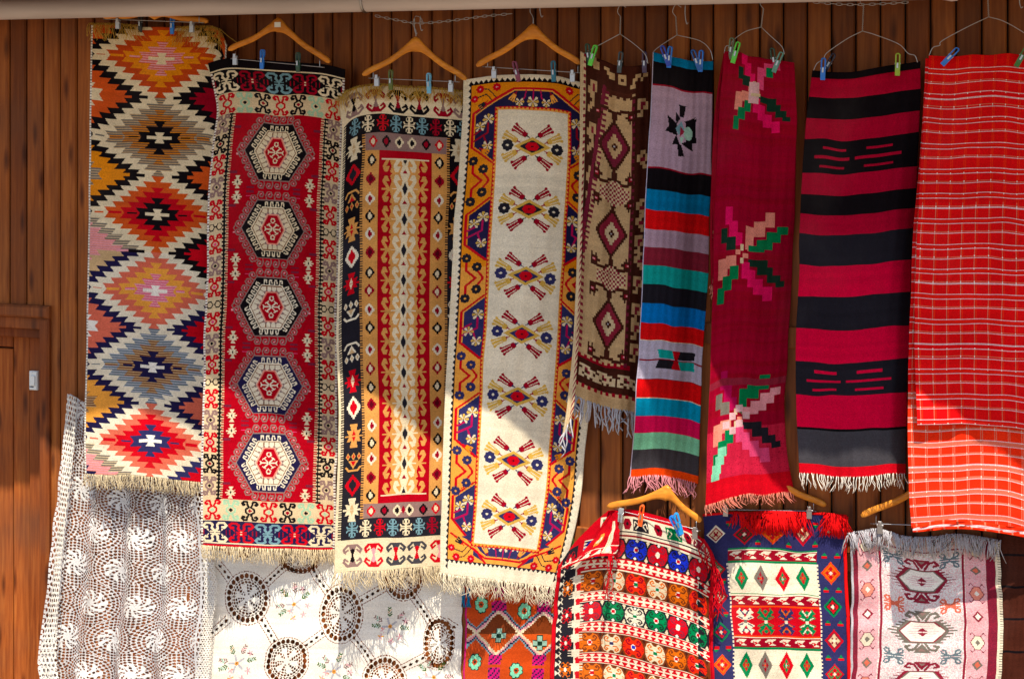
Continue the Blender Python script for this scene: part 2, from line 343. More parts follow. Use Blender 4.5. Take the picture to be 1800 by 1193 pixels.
def pat_medallion():
    W, H = 238, 846; L = Loom(W, H, 'sand', 1.15)
    L.rect(0, 0, W, 16, 'black'); L.rect(0, 16, W, 18.5, 'cream'); L.rect(0, 18.5, W, 58, 'black')
    BIG = [('l', [(.03, .12), (.24, .4), (.18, .72), (.36, .9), (.72, .9), (.92, .66), (.76, .45), (.6, .5)], 4.0, 0), ('l', [(0, .1), (.45, .1), (.6, .3)], 2.2, 0), ('l', [(.45, .1), (.45, .55)], 2.4, 1), ('l', [(.88, 0), (.88, .2)], 1.8, 2)]
    def bigrow(yc, light=False):
        for i, c in enumerate(('cream', 'crimson', 'bluegrey', 'crimson', 'cream') if not light else ('cream', 'red', 'bluegrey', 'red', 'cream')):
            x = 25 + i * 47; L.mot(x, yc, 23, 17.5, BIG, [c, 'black' if not light else 'navy', 'crimson'], '4')
            if c[0] in 'cr' and c != 'cream': L.rect(x - 2, yc - 3, x + 2, yc + 3, 'cream'); L.rect(x - 6, yc - 1.2, x + 6, yc + 1.2, c)
    bigrow(38)
    def ramrow(yc, cols):
        for i, c in enumerate(cols):
            x = 21 + i * 33; L.mot(x, yc, 14.5, 17, RAM, [c, 'crimson' if c in ('black',) else 'black' if c != 'red' else 'palegreen'], '4')
    ramrow(76, ['red', 'palegreen', 'black', 'red', 'black', 'palegreen', 'red'])
    L.rect(33, 94, 203, 766, 'fieldred')
    for a, b in ((28, 33), (203, 208)):
        L.dent(a - 1, b + 3, 94, 766, 7.2, 'black', duty=.5); L.rect(a + 1.2, 94, b - .8, 766, 'black')
    L.dent(33, 38, 94, 766, 4.2, 'sand', duty=.42); L.dent(198, 203, 94, 766, 4.2, 'sand', duty=.42)
    seq = [(111, 't'), (148, 'b'), (184, 'r'), (222, 't'), (261, 'r'), (291, 'o'), (321, 'r'), (359, 't'), (396, 'r'), (426, 'o'), (456, 'r'), (494, 't'), (531, 'r'), (561, 'o'), (591, 'r'), (628, 't'), (666, 'r'), (703, 'b'), (742, 't')]
    for y, k in seq:
        for x in (15, 222):
            if k == 'o':
                for q in (-7, 7): L.line(hexa(x + q, y, 5.4, 5.4, 2.4), 1.9, 'black', True)
                L.line([(x - 2, y), (x + 2, y)], 1.8, 'black')
            else:
                c = dict(t='mauve', b='black', r='red')[k]; L.mot(x, y, 11.5, 16.5, RAM, [c, 'black' if k == 't' else 'crimson' if k == 'b' else 'rose'], '4')
    cy = [160, 295, 429, 564, 699]
    for i, y in enumerate(cy):
        medallion(L, 118, y, 'cream' if i < 2 else 'ecru', 'black' if i < 3 else 'navy')
        for s in (-1, 1):
            for q in (-62, 62): 
                L.line([(118 + s * 67, y - 6), (118 + s * 71, y), (118 + s * 67, y + 6)], 1.8, 'mauve'); L.rect(118 + s * 70 - 1.5, y + 6, 118 + s * 70 + 1.5, y + 9, 'pink')
            for dy in (-61, 61, ):
                if y + dy < 100 or y + dy > 760: continue
                L.mot(118 + s * 66, y + dy * .895, 9, 11, [('p', [(0, 0), (1, 0), (1, .1), (.45, .1), (.85, .44), (.4, .40), (.16, .5), (.5, 1), (0, 1)], 0)], ['cream'], '4')
                L.dia(118 + s * 66, y + dy * .895, 1.6, 3.6, 'black')
            for dy in (-40, 38):
                L.rect(118 + s * 74 - 7, y + dy - 2.2, 118 + s * 74 + 7, y + dy + 2.2, 'plum')
        if i < 4:
            yy = y + 67
            for s in (-1, 1):
                L.rect(118 + s * 42 - 7, yy - 5, 118 + s * 42 + 7, yy - 2, 'plum'); L.rect(118 + s * 42 - 7, yy + 2, 118 + s * 42 + 7, yy + 6, 'plum'); L.rect(118 + s * 44 - 5, yy + 11, 118 + s * 44 + 5, yy + 12.4, 'rose')
    ramrow(784, ['red', 'palegreen', 'black', 'red', 'black', 'palegreen', 'red'])
    L.rect(0, 802, W, H, 'navy'); bigrow(822, True); L.rect(0, 841 - 1.5, W, 841, 'cream')
    L.a[-3:, :] = YI['red']
    for a, b in ((0, 3), (W - 3, W)): L.rect(a, 18, b, H, 'white'); L.dent(a, b, 18, H, 5, 'maroon', duty=.35)
    return L

def pat_column():                                  # red field, tan hooks, chain of small diamonds
    W, H = 244, 856; L = Loom(W, H, 'cream', 1.2); cx = 122
    def anchors(yc, cols):
        for x, c, k in cols:
            L.mot(x, yc, 17, 20, [('l', [(0, .92), (.5, .92), (.93, .55), (.78, .28)], 4.4, 0), ('l', [(.78, .32), (.48, .5)], 3.4, 0), ('p', [(0, .2), (.12, .2), (.45, .95), (0, .95)], 0), ('p', [(0, 0), (.08, 0), (.26, .5), (0, .62)], 1)], [c, k], '4')
    anchors(27, [(30, 'mauve', 'black'), (69, 'crimson', 'mauve'), (108, 'black', 'crimson'), (145, 'black', 'crimson'), (187, 'crimson', 'mauve'), (222, 'mauve', 'black')])
    anchors(828, [(32, 'mauve', 'black'), (70, 'red', 'pink'), (110, 'charcoal', 'red'), (147, 'charcoal', 'red'), (188, 'red', 'pink'), (222, 'mauve', 'black')])
    L.rect(11, 52, W - 11, 800, 'soot'); L.rect(13, 52, W - 13, 260, 'black')
    for x, c in ((31, 'bluegrey'), (55, 'cream'), (81, 'red'), (104, 'bluegrey'), (127, 'cream'), (150, 'bluegrey'), (174, 'crimson'), (199, 'cream'), (221, 'bluegrey')):
        L.mot(x, 68, 10, 14, TREE, [c], '4'); L.mot(x, 781, 10, 14, TREE, [c], '4')
    L.dent(5, 12, 52, 800, 4.3, 'black', duty=.55); L.dent(W - 12, W - 5, 52, 800, 4.3, 'black', duty=.55)
    L.rect(49, 85, W - 49, 764, 'tan'); L.rect(49, 85, W - 49, 115, 'mauve'); L.rect(49, 737, W - 49, 764, 'mauve')
    L.dent(45, 51, 86, 764, 4.3, 'tan', duty=.5); L.dent(W - 51, W - 45, 86, 764, 4.3, 'tan', duty=.5)
    for x, o, i in ((64, 'red', 'cream'), (88, 'black', 'crimson'), (111, 'cream', 'black'), (133, 'cream', 'black'), (158, 'black', 'crimson'), (181, 'red', 'cream')):
        for y in (100, 751): L.sdia(x, y, 8, 10, o); L.sdia(x, y, 3.6, 5.6, i, 2)
    kinds = 'bRCBCRBrCB'
    ylist = [132, 165, 200, 231, 262, 294, 330, 362, 396, 428, 467, 500, 532, 562, 598, 628, 656, 690, 722]
    kl = ['b', 'R', 'c', 'b', 'c', 'R', 'b', 'r', 'c', 'b', 'c', 'r', 'b', 'R', 'c', 'b', 'c', 'R', 'b']
    for y, k in zip(ylist, kl):
        for x in (62, W - 62):
            o, i = dict(b=('black', 'cream'), R=('crimson', 'maroon'), c=('ecru', 'crimson'), r=('crimson', 'cream'))[k]
            L.sdia(x, y, 8.5, 11, o); L.sdia(x, y, 3.6, 6, i, 2)
    L.rect(76, 115, W - 76, 737, 'fieldred')
    L.rect(94, 131, W - 94, 722, 'tan')
    HK = [('p', [(-.15, 0), (.2, 0), (1.0, .55), (.62, 1.0), (.28, .8), (.05, .5), (.45, .52), (.5, .42), (.1, .14)], 0)]
    P = 54.1; y0 = 182
    L.rect(81, 129, W - 81, 724, 'fieldred'); L.poly([(cx - 23, 129), (cx + 23, 129), (cx + 23, 724), (cx - 23, 724)], 'tan')
    for k in range(-1, 11):
        y = y0 + k * P
        for m in (-1, 1):
            if y + m * 25 < 127 or y + m * 25 > 727: continue
            for s in (-1, 1):
                q = lambda P_: [(cx + s * a, y + m * b) for a, b in P_]
                L.poly(q([(22, -.5), (27.7, -.5), (27.7, .5), (23, 14), (25.5, 22), (25, 27.1), (22, 27.1)]), 'tan')
                L.poly(q([(24.6, 27.1), (25.6, 22), (23, 14), (27.6, 0), (40, 0), (40, 27.1)]), 'fieldred')
                L.poly(q([(25.5, 0), (31, 0), (39.5, 14), (35.5, 23.5), (30.5, 23.5), (27, 14.4), (33, 14), (27.4, 4)]), 'tan')
                L.poly(q([(3, 0), (13, 0), (20.4, 13), (17.6, 24), (12.4, 25), (7.2, 15), (14.4, 14.2), (9, 5.6)]), 'cream')
                L.poly(q([(0, 0), (9, 0), (5.4, 8), (4.6, 14), (9, 27.2), (0, 27.2)]), 'cream')
                L.rect(min(cx + s * 27, cx + s * 40), y - 1.5, max(cx + s * 27, cx + s * 40), y + 1.5, 'tan')
                L.rect(min(cx + s * 22.5, cx + s * 27), y + m * 27 - 1.6, max(cx + s * 22.5, cx + s * 27), y + m * 27 + 1.6, 'fieldred')
        for s in (-1, 1): L.rect(min(cx + s * 12, cx + s * 22), y - .8, max(cx + s * 12, cx + s * 22), y + .8, 'cream')
        L.dia(cx, y, 4.9, 11.8, 'soot'); L.dia(cx, y + P / 2, 4.2, 7.4, 'crimson')
    L.rect(76, 115, W - 76, 129, 'fieldred'); L.rect(76, 725, W - 76, 737, 'fieldred'); L.rect(81, 129, W - 81, 131, 'cream'); L.rect(81, 722, W - 81, 724, 'cream')
    # big motifs of the dark side bands
    def big(x, y, kind):
        if kind == 's': L.mot(x, y, 16, 21, STAR, ['cream', 'beige'], '4')
        if kind == 'S': L.mot(x, y, 16, 21, STAR, ['tan', 'red'], '4')
        if kind == 'R': L.mot(x, y, 15, 20, STAR, ['red', 'cream'], '4')
        if kind == 'd': L.sdia(x, y, 14, 19, 'red', 6); L.sdia(x, y, 7, 11, 'soot', 4)
        if kind == 'o': L.sdia(x, y, 13, 19, 'ecru', 6); L.sdia(x, y, 7, 12, 'red', 4)
        if kind in 'tTuU':
            f = -1 if kind in 'tT' else 1; c, i = ('tan', 'red') if kind in 'tu' else ('ecru', 'beige')
            for q in (-10, 0, 10): L.dia(x + q, y - 12 * f, 4, 7, c); L.dia(x + q, y - 12 * f, 1.8, 4, i)
            L.poly([(x - 9, y - 4 * f), (x + 9, y - 4 * f), (x, y + 11 * f)], c); L.poly([(x - 5, y - 3 * f), (x + 5, y - 3 * f), (x, y + 6 * f)], i)
            L.line([(x - 13, y + 8 * f), (x - 8, y + 14 * f), (x + 8, y + 14 * f), (x + 13, y + 8 * f)], 3.4, c)
    for y, k in ((107, 's'), (153, 'd'), (197, 't'), (250, 'S'), (297, 'o'), (345, 'R'), (396, 'U'), (466, 'T'), (518, 'R'), (564, 'o'), (612, 'S'), (661, 'u'), (702, 'd'), (746, 's')):
        big(29.5, y, k); big(W - 29.5, y, k)
    return L

def tulip(L, x, y, ang, ln, body, stem, hollow, fl=1):
    ca, sa = math.cos(ang), math.sin(ang); R = lambda a, b: (x + ca * a - sa * b, y + sa * a + ca * b)
    L.line([R(-3, 0), R(2, 0)], 1.8, stem)
    L.poly([R(0, 0), R(3, -3.6), R(8, -4.2), R(8, 4.2), R(3, 3.6)], stem)
    q = 1.0 if ln > 20 else .7
    L.poly([R(3, -4.6 * q), R(ln - 5, -6.2 * q), R(ln - 1, -9 * q), R(ln + 2, -7 * q), R(ln + 1, -3 * q), R(ln + 2, 0), R(ln + 1, 3 * q), R(ln + 2, 7 * q), R(ln - 1, 9 * q), R(ln - 5, 6.2 * q), R(3, 4.6 * q)], body)
    L.line([R(11, -2.6 * q), R(ln + 1, -3.2 * q)], 1.2, hollow); L.line([R(11, 2.6 * q), R(ln + 1, 3.2 * q)], 1.2, hollow)
def bloom(L, x, y, r, c, mid):
    for k in range(8):
        a = k * PI / 4; L.ell(x + math.cos(a) * r * .66, y + math.sin(a) * r * .62, r * .36, r * .36, c)
    L.ell(x, y, r * .7, r * .66, c); L.dia(x, y, r * .3, r * .24, mid)
def leafy(L, x, y, r, rot=0.0):                    # cream fan-shaped blossom with gold veins
    for k in range(7):
        a = rot + (k - 3) * .78; L.poly([(x, y), (x + math.cos(a - .28) * r, y + math.sin(a - .28) * r), (x + math.cos(a) * r * 1.12, y + math.sin(a) * r * 1.12), (x + math.cos(a + .28) * r, y + math.sin(a + .28) * r)], 'cream' if k % 2 == 0 else 'straw')

def pat_tulips():                                  # cream field, seven tulip medallions, lozenge border
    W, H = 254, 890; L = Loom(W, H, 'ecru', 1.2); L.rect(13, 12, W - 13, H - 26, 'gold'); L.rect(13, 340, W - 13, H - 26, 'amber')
    L.saw(10, 15, 6, H - 20, 10.8, 'soot', 'r'); L.saw(W - 15, W - 10, 6, H - 20, 10.8, 'soot', 'l')
    L.saw(10, W - 10, 5, 11, 9.4, 'black', 'b'); L.saw(10, W - 10, H - 27, H - 21, 9.4, 'soot', 't'); L.rect(13, 11, W - 13, 13, 'black'); L.rect(13, H - 28, W - 13, H - 26, 'soot')
    fx0, fx1, fy0, fy1 = 66, 189, 62, 828
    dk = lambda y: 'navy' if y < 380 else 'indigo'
    def oct_(P, y):
        for mx in (0, 1):
            Q = [((W - x) if mx else x, yy) for x, yy in P]
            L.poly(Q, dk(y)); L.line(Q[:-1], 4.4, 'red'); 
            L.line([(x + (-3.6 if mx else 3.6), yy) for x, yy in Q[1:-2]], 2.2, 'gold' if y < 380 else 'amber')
    cs = [100, 272, 446, 620, 775]
    for i, yc in enumerate(cs):
        if i == 0: P = [(92, 26), (20, 64), (20, yc + 24), (58, yc + 54), (66, yc + 54)]
        elif i == 4: P = [(66, yc - 56), (58, yc - 54), (20, yc - 26), (20, yc + 12), (92, 862)]
        else: P = [(66, yc - 56), (58, yc - 55), (20, yc - 26), (20, yc + 26), (58, yc + 55), (66, yc + 56)]
        if i in (0, 4):
            for mx in (0, 1):
                Q = [((W - x) if mx else x, yy) for x, yy in P]
                L.poly(Q + ([(W - 66 if mx else 66, 40)] if i == 0 else [(W - 66 if mx else 66, 850)]), dk(yc))
        oct_(P + ([(66, 60)] if i in (0,) else [(66, 830)] if i == 4 else []), yc)
        for mx in (0, 1):
            g = lambda x: W - x if mx else x
            c = 'magenta' if i > 0 else 'crimson'
            L.line([(g(24), yc + 14), (g(48), yc + 2), (g(48), yc - 16)], 3.6, c); L.line([(g(24), yc + 2), (g(38), yc - 6)], 3.2, c); L.line([(g(42), yc + 8), (g(48), yc + 24)], 3.2, c)
            leafy(L, g(49), yc - 22, 9.5, -PI / 2); leafy(L, g(34), yc - 10 if i != 2 else yc + 8, 8.5, -PI / 2); leafy(L, g(49), yc + 24, 8.5, PI / 2)
            if i in (0, 3, 4): tulip(L, g(38), yc + (30 if i == 0 else -44 if i == 4 else 36), (.6 if not mx else PI - .6) * (1 if i != 4 else -1), 14, 'gold', 'red', dk(yc))
    for yc in (186, 359, 533, 702):
        for mx in (0, 1):
            g = lambda x: W - x if mx else x
            L.line([(g(25), yc - 30), (g(25), yc - 14), (g(42), yc), (g(25), yc + 14), (g(25), yc + 30)], 4.2, 'red')
            L.line([(g(44), yc - 14), (g(54), yc - 2), (g(54), yc + 2), (g(44), yc + 14)], 3.8, 'red')
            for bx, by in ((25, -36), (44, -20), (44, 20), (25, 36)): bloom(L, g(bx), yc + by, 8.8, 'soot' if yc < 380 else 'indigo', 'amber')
    # dark ends with blossoms
    for top in (1, 0):
        f = (lambda y: y) if top else (lambda y: H - 12 - y)
        d = 'navy' if top else 'indigo'
        L.poly([(92, f(26)), (W - 92, f(26)), (W - 66, f(50)), (W - 40, f(60)), (W - 66, f(66)), (66, f(66)), (40, f(60)), (66, f(50))], d)
        for mx in (0, 1):
            g = lambda x: W - x if mx else x
            L.line([(g(20), f(64)), (g(92), f(24)), (W / 2, f(24))], 3.6, 'red'); L.line([(g(24), f(67)), (g(93), f(28)), (W / 2, f(28))], 2.2, 'amber')
            bloom(L, g(32), f(22), 7.5, 'red', 'pink'); bloom(L, g(62), f(21), 7.5, 'red', 'pink'); bloom(L, g(22), f(38), 7, 'red', 'pink')
            L.line([(g(39), f(22)), (g(48), f(24)), (g(62), f(40))], 1.8, 'soot'); L.line([(g(28), f(36)), (g(44), f(32)), (g(54), f(44))], 1.8, 'soot')
            tulip(L, g(44), f(46), (2.5 if not mx else PI - 2.5) * (1 if top else -1), 14, 'soot', 'red', 'amber')
            L.line([(g(114), f(28)), (g(112), f(40)), (g(104), f(48))], 2.2, 'magenta'); leafy(L, g(103), f(48), 7.5, PI / 2 if top else -PI / 2)
            tulip(L, g(96), f(32), (2.1 if not mx else PI - 2.1) * (1 if top else -1), 15, 'amber', 'crimson', d)
        L.line([(W / 2, f(26)), (W / 2, f(46))], 3, 'magenta'); leafy(L, W / 2, f(47), 9.5, PI / 2 if top else -PI / 2)
    L.rect(fx0 - 6, fy0 - 6, fx1 + 6, fy1 + 6, 'crimson'); L.rect(fx0 - 4.5, fy0 - 4.5, fx1 + 4.5, fy1 + 4.5, 'amber')
    L.saw(fx0 - 6, fx0 - 1, fy0 - 4, fy1 + 4, 7.4, 'red', 'l'); L.saw(fx1 + 1, fx1 + 6, fy0 - 4, fy1 + 4, 7.4, 'red', 'r'); L.saw(fx0, fx1, fy0 - 6, fy0 - 1, 7.4, 'red', 't'); L.saw(fx0, fx1, fy1 + 1, fy1 + 6, 7.4, 'red', 'b')
    L.rect(fx0, fy0, fx1, fy1, 'ecru'); 
    for y, (yy) in enumerate((126, 236, 353, 455, 567, 677, 776)):
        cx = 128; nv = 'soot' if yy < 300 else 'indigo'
        for sx in (-1, 1):
            for sy in (-1, 1):
                a = math.atan2(sy * .62, sx); tulip(L, cx + sx * 8, yy + sy * 17.5, math.atan2(sy * .66, sx), 29, 'crimson', nv, 'ecru')
                tulip(L, cx + sx * 24, yy + sy * 8, math.atan2(sy * .5, sx), 28, 'straw', 'crimson', 'ecru')
            bloom(L, cx + sx * 43, yy + sx * 2, 10.5, nv, 'ecru')
        L.dia(cx, yy, 32, 17, 'straw'); L.dia(cx, yy, 22, 11.5, nv); L.poly(hexa(cx, yy, 12, 7.5, 7), 'red'); L.dia(cx, yy, 3, 2, 'maroon')
    L.dent(0, 8, 0, H, 3.2, 'cream', duty=.4)
    return L

def pixels(L, x, y, cw, ch, rows, cmap, flipx=False, sh=0.0):
    for j, r in enumerate(rows):
        if flipx: r = r[::-1]
        for i, k in enumerate(r):
            if k in cmap: L.rect(x + i * cw, y + j * ch + sh * i, x + (i + 1) * cw, y + (j + 1) * ch + sh * i, cmap[k])

def pat_folk():                                    # brown and beige with stepped diamonds
    W, H = 122, 612; L = Loom(W, H, 'beige')
    L.poly([(8, 0), (44, 0), (8, 400)], 'cocoa')
    L.rect(0, 0, W, 50, 'cocoa')
    S5 = ['.www', 'ww.w', 'w.rw', 'wrrw', 'www.', '.w..', 'ww..', '.ww.', '..ww']
    for y in (40, 116, 196): pixels(L, 12, y, 4.2, 6.6, ['.www', '.wrw', 'wwrw', 'www.', '.ww.', '..w.', '.ww.', 'ww..', 'w...'], dict(w='beige', r='wine'))
    pixels(L, 8, 0, 5, 5, ['wwww', 'wwwww', '.wwww', '...ww'], dict(w='beige'))
    pixels(L, 42, 10, 5, 6, ['ww......', '.www.www', '..ww.wrw', '.....www'], dict(w='beige', r='cocoa')); pixels(L, 88, 16, 4.5, 6, ['..ww.ww', '.wwrw..', '.wrrw..', 'wwwww..'], dict(w='beige', r='cocoa'))
    L.rect(98, 30, 119, H - 62, 'cocoa'); L.rect(119, 40, W, H, 'cocoa'); L.rect(92, 54, 98, H - 60, 'plum'); L.dent(94, 99, 54, H - 62, 13, 'cocoa'); 
    for y in (60, 150, 235, 262, 300, 330, 372, 420, 452, 492): pixels(L, 103, y, 4.4, 6.4, ['.ww.', 'ww.w', 'wrrw', '.ww.', '..ww'] if y % 4 else ['www.', 'wrrw', 'wrww', '.w..', 'ww..'], dict(w='beige', r='wine'))
    L.rect(40, 48, 92, 56, 'coffee'); L.dent(40, 92, 54, 60, 12, 'coffee', vert=False)
    L.line([(44, 46), (8, 330)], 7, 'plum'); 
    for k in range(30):
        t = k / 30; x = 46 - 36 * t; y = 52 + 300 * t; L.rect(x, y, x + 7, y + 5, 'plum')
    L.dent(0 + 10, 15, 300, 520, 12, 'wine', duty=.5)
    for i, yc in enumerate((146, 301, 464)):
        cx = 62
        for o, c in ((0, 'cocoa'), (6, 'plum' if i == 0 else 'wine'), (16, 'beige' if i == 0 else 'sand')):
            L.sdia(cx, yc, 28 - o, 46 - o * 1.55, c, max(3, int((46 - o * 1.5) / 4.6)))
        for dx, dy in ((-2.5, 0), (2.5, 0), (0, -4), (0, 4)): L.rect(cx + dx - 2.4, yc + dy - 2.6, cx + dx + 2.4, yc + dy + 2.6, 'cocoa')
        L.rect(cx - 1.6, yc - 1.6, cx + 1.6, yc + 1.6, 'silver')
        for s in (-1, 1):
            for m in (-1, 1):
                y = yc + m * 46; q = lambda x0, y0, x1, y1, c: L.rect(min(cx + s * x0, cx + s * x1), min(y + m * y0, y + m * y1), max(cx + s * x0, cx + s * x1), max(y + m * y0, y + m * y1), c)
                q(0, 0, 5, 16, 'cocoa'); q(4, 12, 12, 18, 'cocoa'); q(10, 16, 26, 22, 'cocoa'); q(24, 2, 35, 20, 'cocoa'); q(27, 6, 32, 12, 'crimson'); q(29, 7, 32, 10, 'pink'); q(20, 6, 24, 11, 'cocoa'); q(26, -4, 29, 2, 'cocoa'); q(32, -4, 35, 2, 'cocoa')
    for yc in (228, 380):
        for j in range(-6, 6):
            for i in range(-8, 8):
                if abs(i) * 1.0 + max(0, abs(j) - 2) * 2 < 8: L.rect(62 + i * 3.5, yc + j * 4, 62 + i * 3.5 + 3.5, yc + j * 4 + 4, 'wine' if (i + j) % 2 else 'sand')
    L.rect(10, H - 76, W, H - 26, 'cocoa'); L.rect(10, H - 76, W - 20, H - 71, 'crimson'); L.dent(10, W - 22, H - 80, H - 72, 11, 'crimson', vert=False); L.dent(10, W, H - 28, H - 21, 11, 'crimson', vert=False)
    for x in (14, 46, 84): pixels(L, x, H - 62, 5, 4.6, ['wwww...', '.wrwww.', 'ww.rw.w', 'w.wwwww', 'ww.w.ww'], dict(w='sand', r='wine'))
    L.rect(0, 0, 8, H, 'sand')
    return L

def pat_stripes():
    W, H = 112, 748; L = Loom(W, H, 'greypink')
    rows = [(0, 'petrol'), (16, 'black'), (54, 'crimson'), (57, 'greypink'), (200, 'crimson'), (203, 'black'), (240, 'petrol'), (274, 'scarlet'), (309, 'greypink'), (342, 'magenta'), (374, 'teal'), (408, 'soot'), (441, 'sky'), (476, 'scarlet'), (506, 'ecru'), (507.5, 'greypink'),
            (540, 'crimson'), (541.5, 'lilac'), (574, 'crimson'), (576, 'scarlet'), (608, 'ecru'), (609.5, 'aqua'), (640, 'hot'), (669, 'ecru'), (670, 'mint'), (699, 'charcoal'), (734, 'orangered'), (748, 'red')]
    for (a, c), (b, _) in zip(rows[:-1], rows[1:]): L.rect(0, a, W, b, c)
    L.rect(0, 342, W, 374, 'magenta'); L.rect(0, 342, W, 374, 'wine'); L.rect(0, 507.5, W, 540, 'lilac')
    cx, cy = 58, 128
    for a, b in (((-8, -22), (6, -46)), ):
        pass
    for P in ([(-6, -24), (-7, -45), (6, -45), (2, -24)], [(-6, 24), (-5, 46), (6, 44), (0, 24)], [(-10, -10), (-28, -22), (-24, -4), (-30, 6), (-8, 10)], [(6, -16), (26, -26), (24, -10), (26, 18), (8, 16)], [(-12, -8), (-14, -32), (-4, -22)], [(4, -18), (12, -8), (24, -28)], [(-10, 8), (-16, 28), (-2, 24)], [(0, 22), (20, 32), (18, 10)]):
        L.poly([(cx + x, cy + y) for x, y in P], 'black')
    L.poly([(cx - 12, cy - 2), (cx - 2, cy - 18), (cx + 4, cy - 4), (cx, cy + 4), (cx - 6, cy + 8)], 'bluegrey'); L.ell(cx + 11, cy + 2, 8, 12, 'sage'); L.poly([(cx - 4, cy - 8), (cx + 5, cy), (cx - 4, cy + 12)], 'wine'); L.poly([(cx - 4, cy + 12), (cx + 4, cy + 10), (cx, cy + 22)], 'sage')
    y = 522; 
    L.poly([(32, y), (60, y), (64, y + 16), (36, y + 16)], 'teal'); L.poly([(70, y + 1), (98, y + 1), (96, y + 15), (66, y + 16)], 'soot'); L.poly([(30, y + 34), (36, y + 17), (64, y + 17), (60, y + 34)], 'soot'); L.poly([(70, y + 18), (96, y + 18), (98, y + 34), (72, y + 34)], 'teal')
    L.poly([(58, y), (72, y), (68, y + 17), (74, y + 34), (58, y + 34), (63, y + 17)], 'red'); L.rect(0, 539, W, 541, 'crimson')
    L.rect(0, 0, 1.4, H, 'lilac')
    return L

def steps(L, x, y, dx, dy, w, h, n, c, sh=0):
    for k in range(n): L.rect(min(x + dx * k, x + dx * k + w), y + dy * k, max(x + dx * k, x + dx * k + w), y + dy * k + h, c)
def pat_flowers():
    W, H = 140, 780; L = Loom(W, H, 'deepred'); rng = np.random.RandomState(3)
    rowc = rng.rand(L.ny); nz = np.convolve(rowc, np.ones(5) / 5, 'same')
    for j in range(L.ny):
        if nz[j] > .56: L.a[j, :] = YI['crimson']
    def flower(cx, cy, cols, k=1.0):
        T = ([(6, -51, 20, -6), (20, -62, 40, -34), (40, -77, 57, -51)], [(11, -18, 40, -6), (26, -29, 54, -11), (43, -43, 68, -24), (60, -52, 80, -38)],
             [(-31, -82, -18, -51), (-23, -57, -8, -28), (-11, -37, 1, -14)], [(-38, -45, -26, -20), (-28, -30, -11, -8)],
             [(11, 8, 46, 21), (29, 20, 57, 35), (46, 34, 70, 48), (62, 46, 78, 57)], [(0, 14, 14, 30), (0, 26, 25, 43), (11, 42, 40, 57), (23, 56, 57, 70), (40, 68, 57, 81)],
             [(-41, 6, -25, 43), (-28, 2, -9, 24)], [(-41, 57, -29, 85), (-33, 37, -16, 62), (-20, 20, -5, 44)])
        for c, R_ in zip(cols, T):
            if c:
                for x0, y0, x1, y1 in R_: L.rect(cx + x0 * k, cy + y0 * k, cx + x1 * k, cy + y1 * k, c)
        L.rect(cx - 9, cy - 9, cx + 10, cy + 9, 'crimson'); L.rect(cx - 11, cy - 7, cx - 2, cy + 1, 'salmon'); L.rect(cx + 2, cy - 2, cx + 11, cy + 7, 'salmon'); L.rect(cx - 3, cy - 17, cx + 3, cy - 6, 'sand'); L.rect(cx - 3, cy + 6, cx + 3, cy + 16, 'sand')
    flower(62, 62, ('rose', None, 'hot', 'darkgreen', 'darkgreen', 'hot', 'salmon', 'green'), .86)
    L.rect(52, 46, 72, 84, 'blush'); L.rect(56, 66, 74, 72, 'sand'); L.rect(84, 16, 96, 32, 'green')
    flower(50, 352, ('salmon', 'green', 'hot', 'darkgreen', 'darkgreen', 'hot', 'salmon', 'green'))
    flower(52, 640, ('green', 'pink', 'magenta', 'greyb', 'soot', 'rose', 'salmon', 'green'))
    for x, y in ((40, 630), (52, 618), (64, 630), (52, 644), (28, 644), (40, 656)): L.rect(x, y, x + 12.5, y + 12.5, 'blush')
    L.rect(0, 570, W, 582, 'wine')
    w_, X_, Y_ = L.win(0, 655, W, 742); v_ = L.a[w_]; mm = (v_ == YI['deepred']) | (v_ == YI['crimson']); v_[mm & (rng.rand(*v_.shape) < .97)] = YI['litrose']  # crimson ground painted paler rose here, as the sun would light it
    for k, x in ((0, 24), (1, 20), (2, 14), (3, 12)): L.rect(x - 4, 690 + k * 14 - 2, x + 11, 704 + k * 14, 'mint')
    L.rect(0, 742, W, H, 'red'); 
    return L

def pat_redblack():
    W, H = 206, 716; L = Loom(W, H, 'black')
    for a, b, c in ((13, 48, 'raspberry'), (86, 122, 'raspberry'), (182, 220, 'raspberry'), (255, 290, 'raspberry'), (344, 400, 'cerise'), (458, 516, 'cerise'), (574, 632, 'cerise'), (698, 716, 'red')):
        L.rect(0, a, W, b, c)
    for a, b in ((290, 344), (400, 458), (516, 574)): L.rect(0, a, W, b, 'soot')
    L.rect(0, 636, W, 698, 'charcoal')  # black band in the sun, its lit grey painted as yarn colour
    for y0, c in ((136, 'raspberry'), (530, 'cerise')):
        for x0, x1, y in ((34, 76, 0), (20, 82, 16), (30, 74, 32), (112, 160, 0), (92, 176, 16), (110, 162, 32)): L.rect(x0, y0 + y, x1, y0 + y + 4.6, c)
    return L

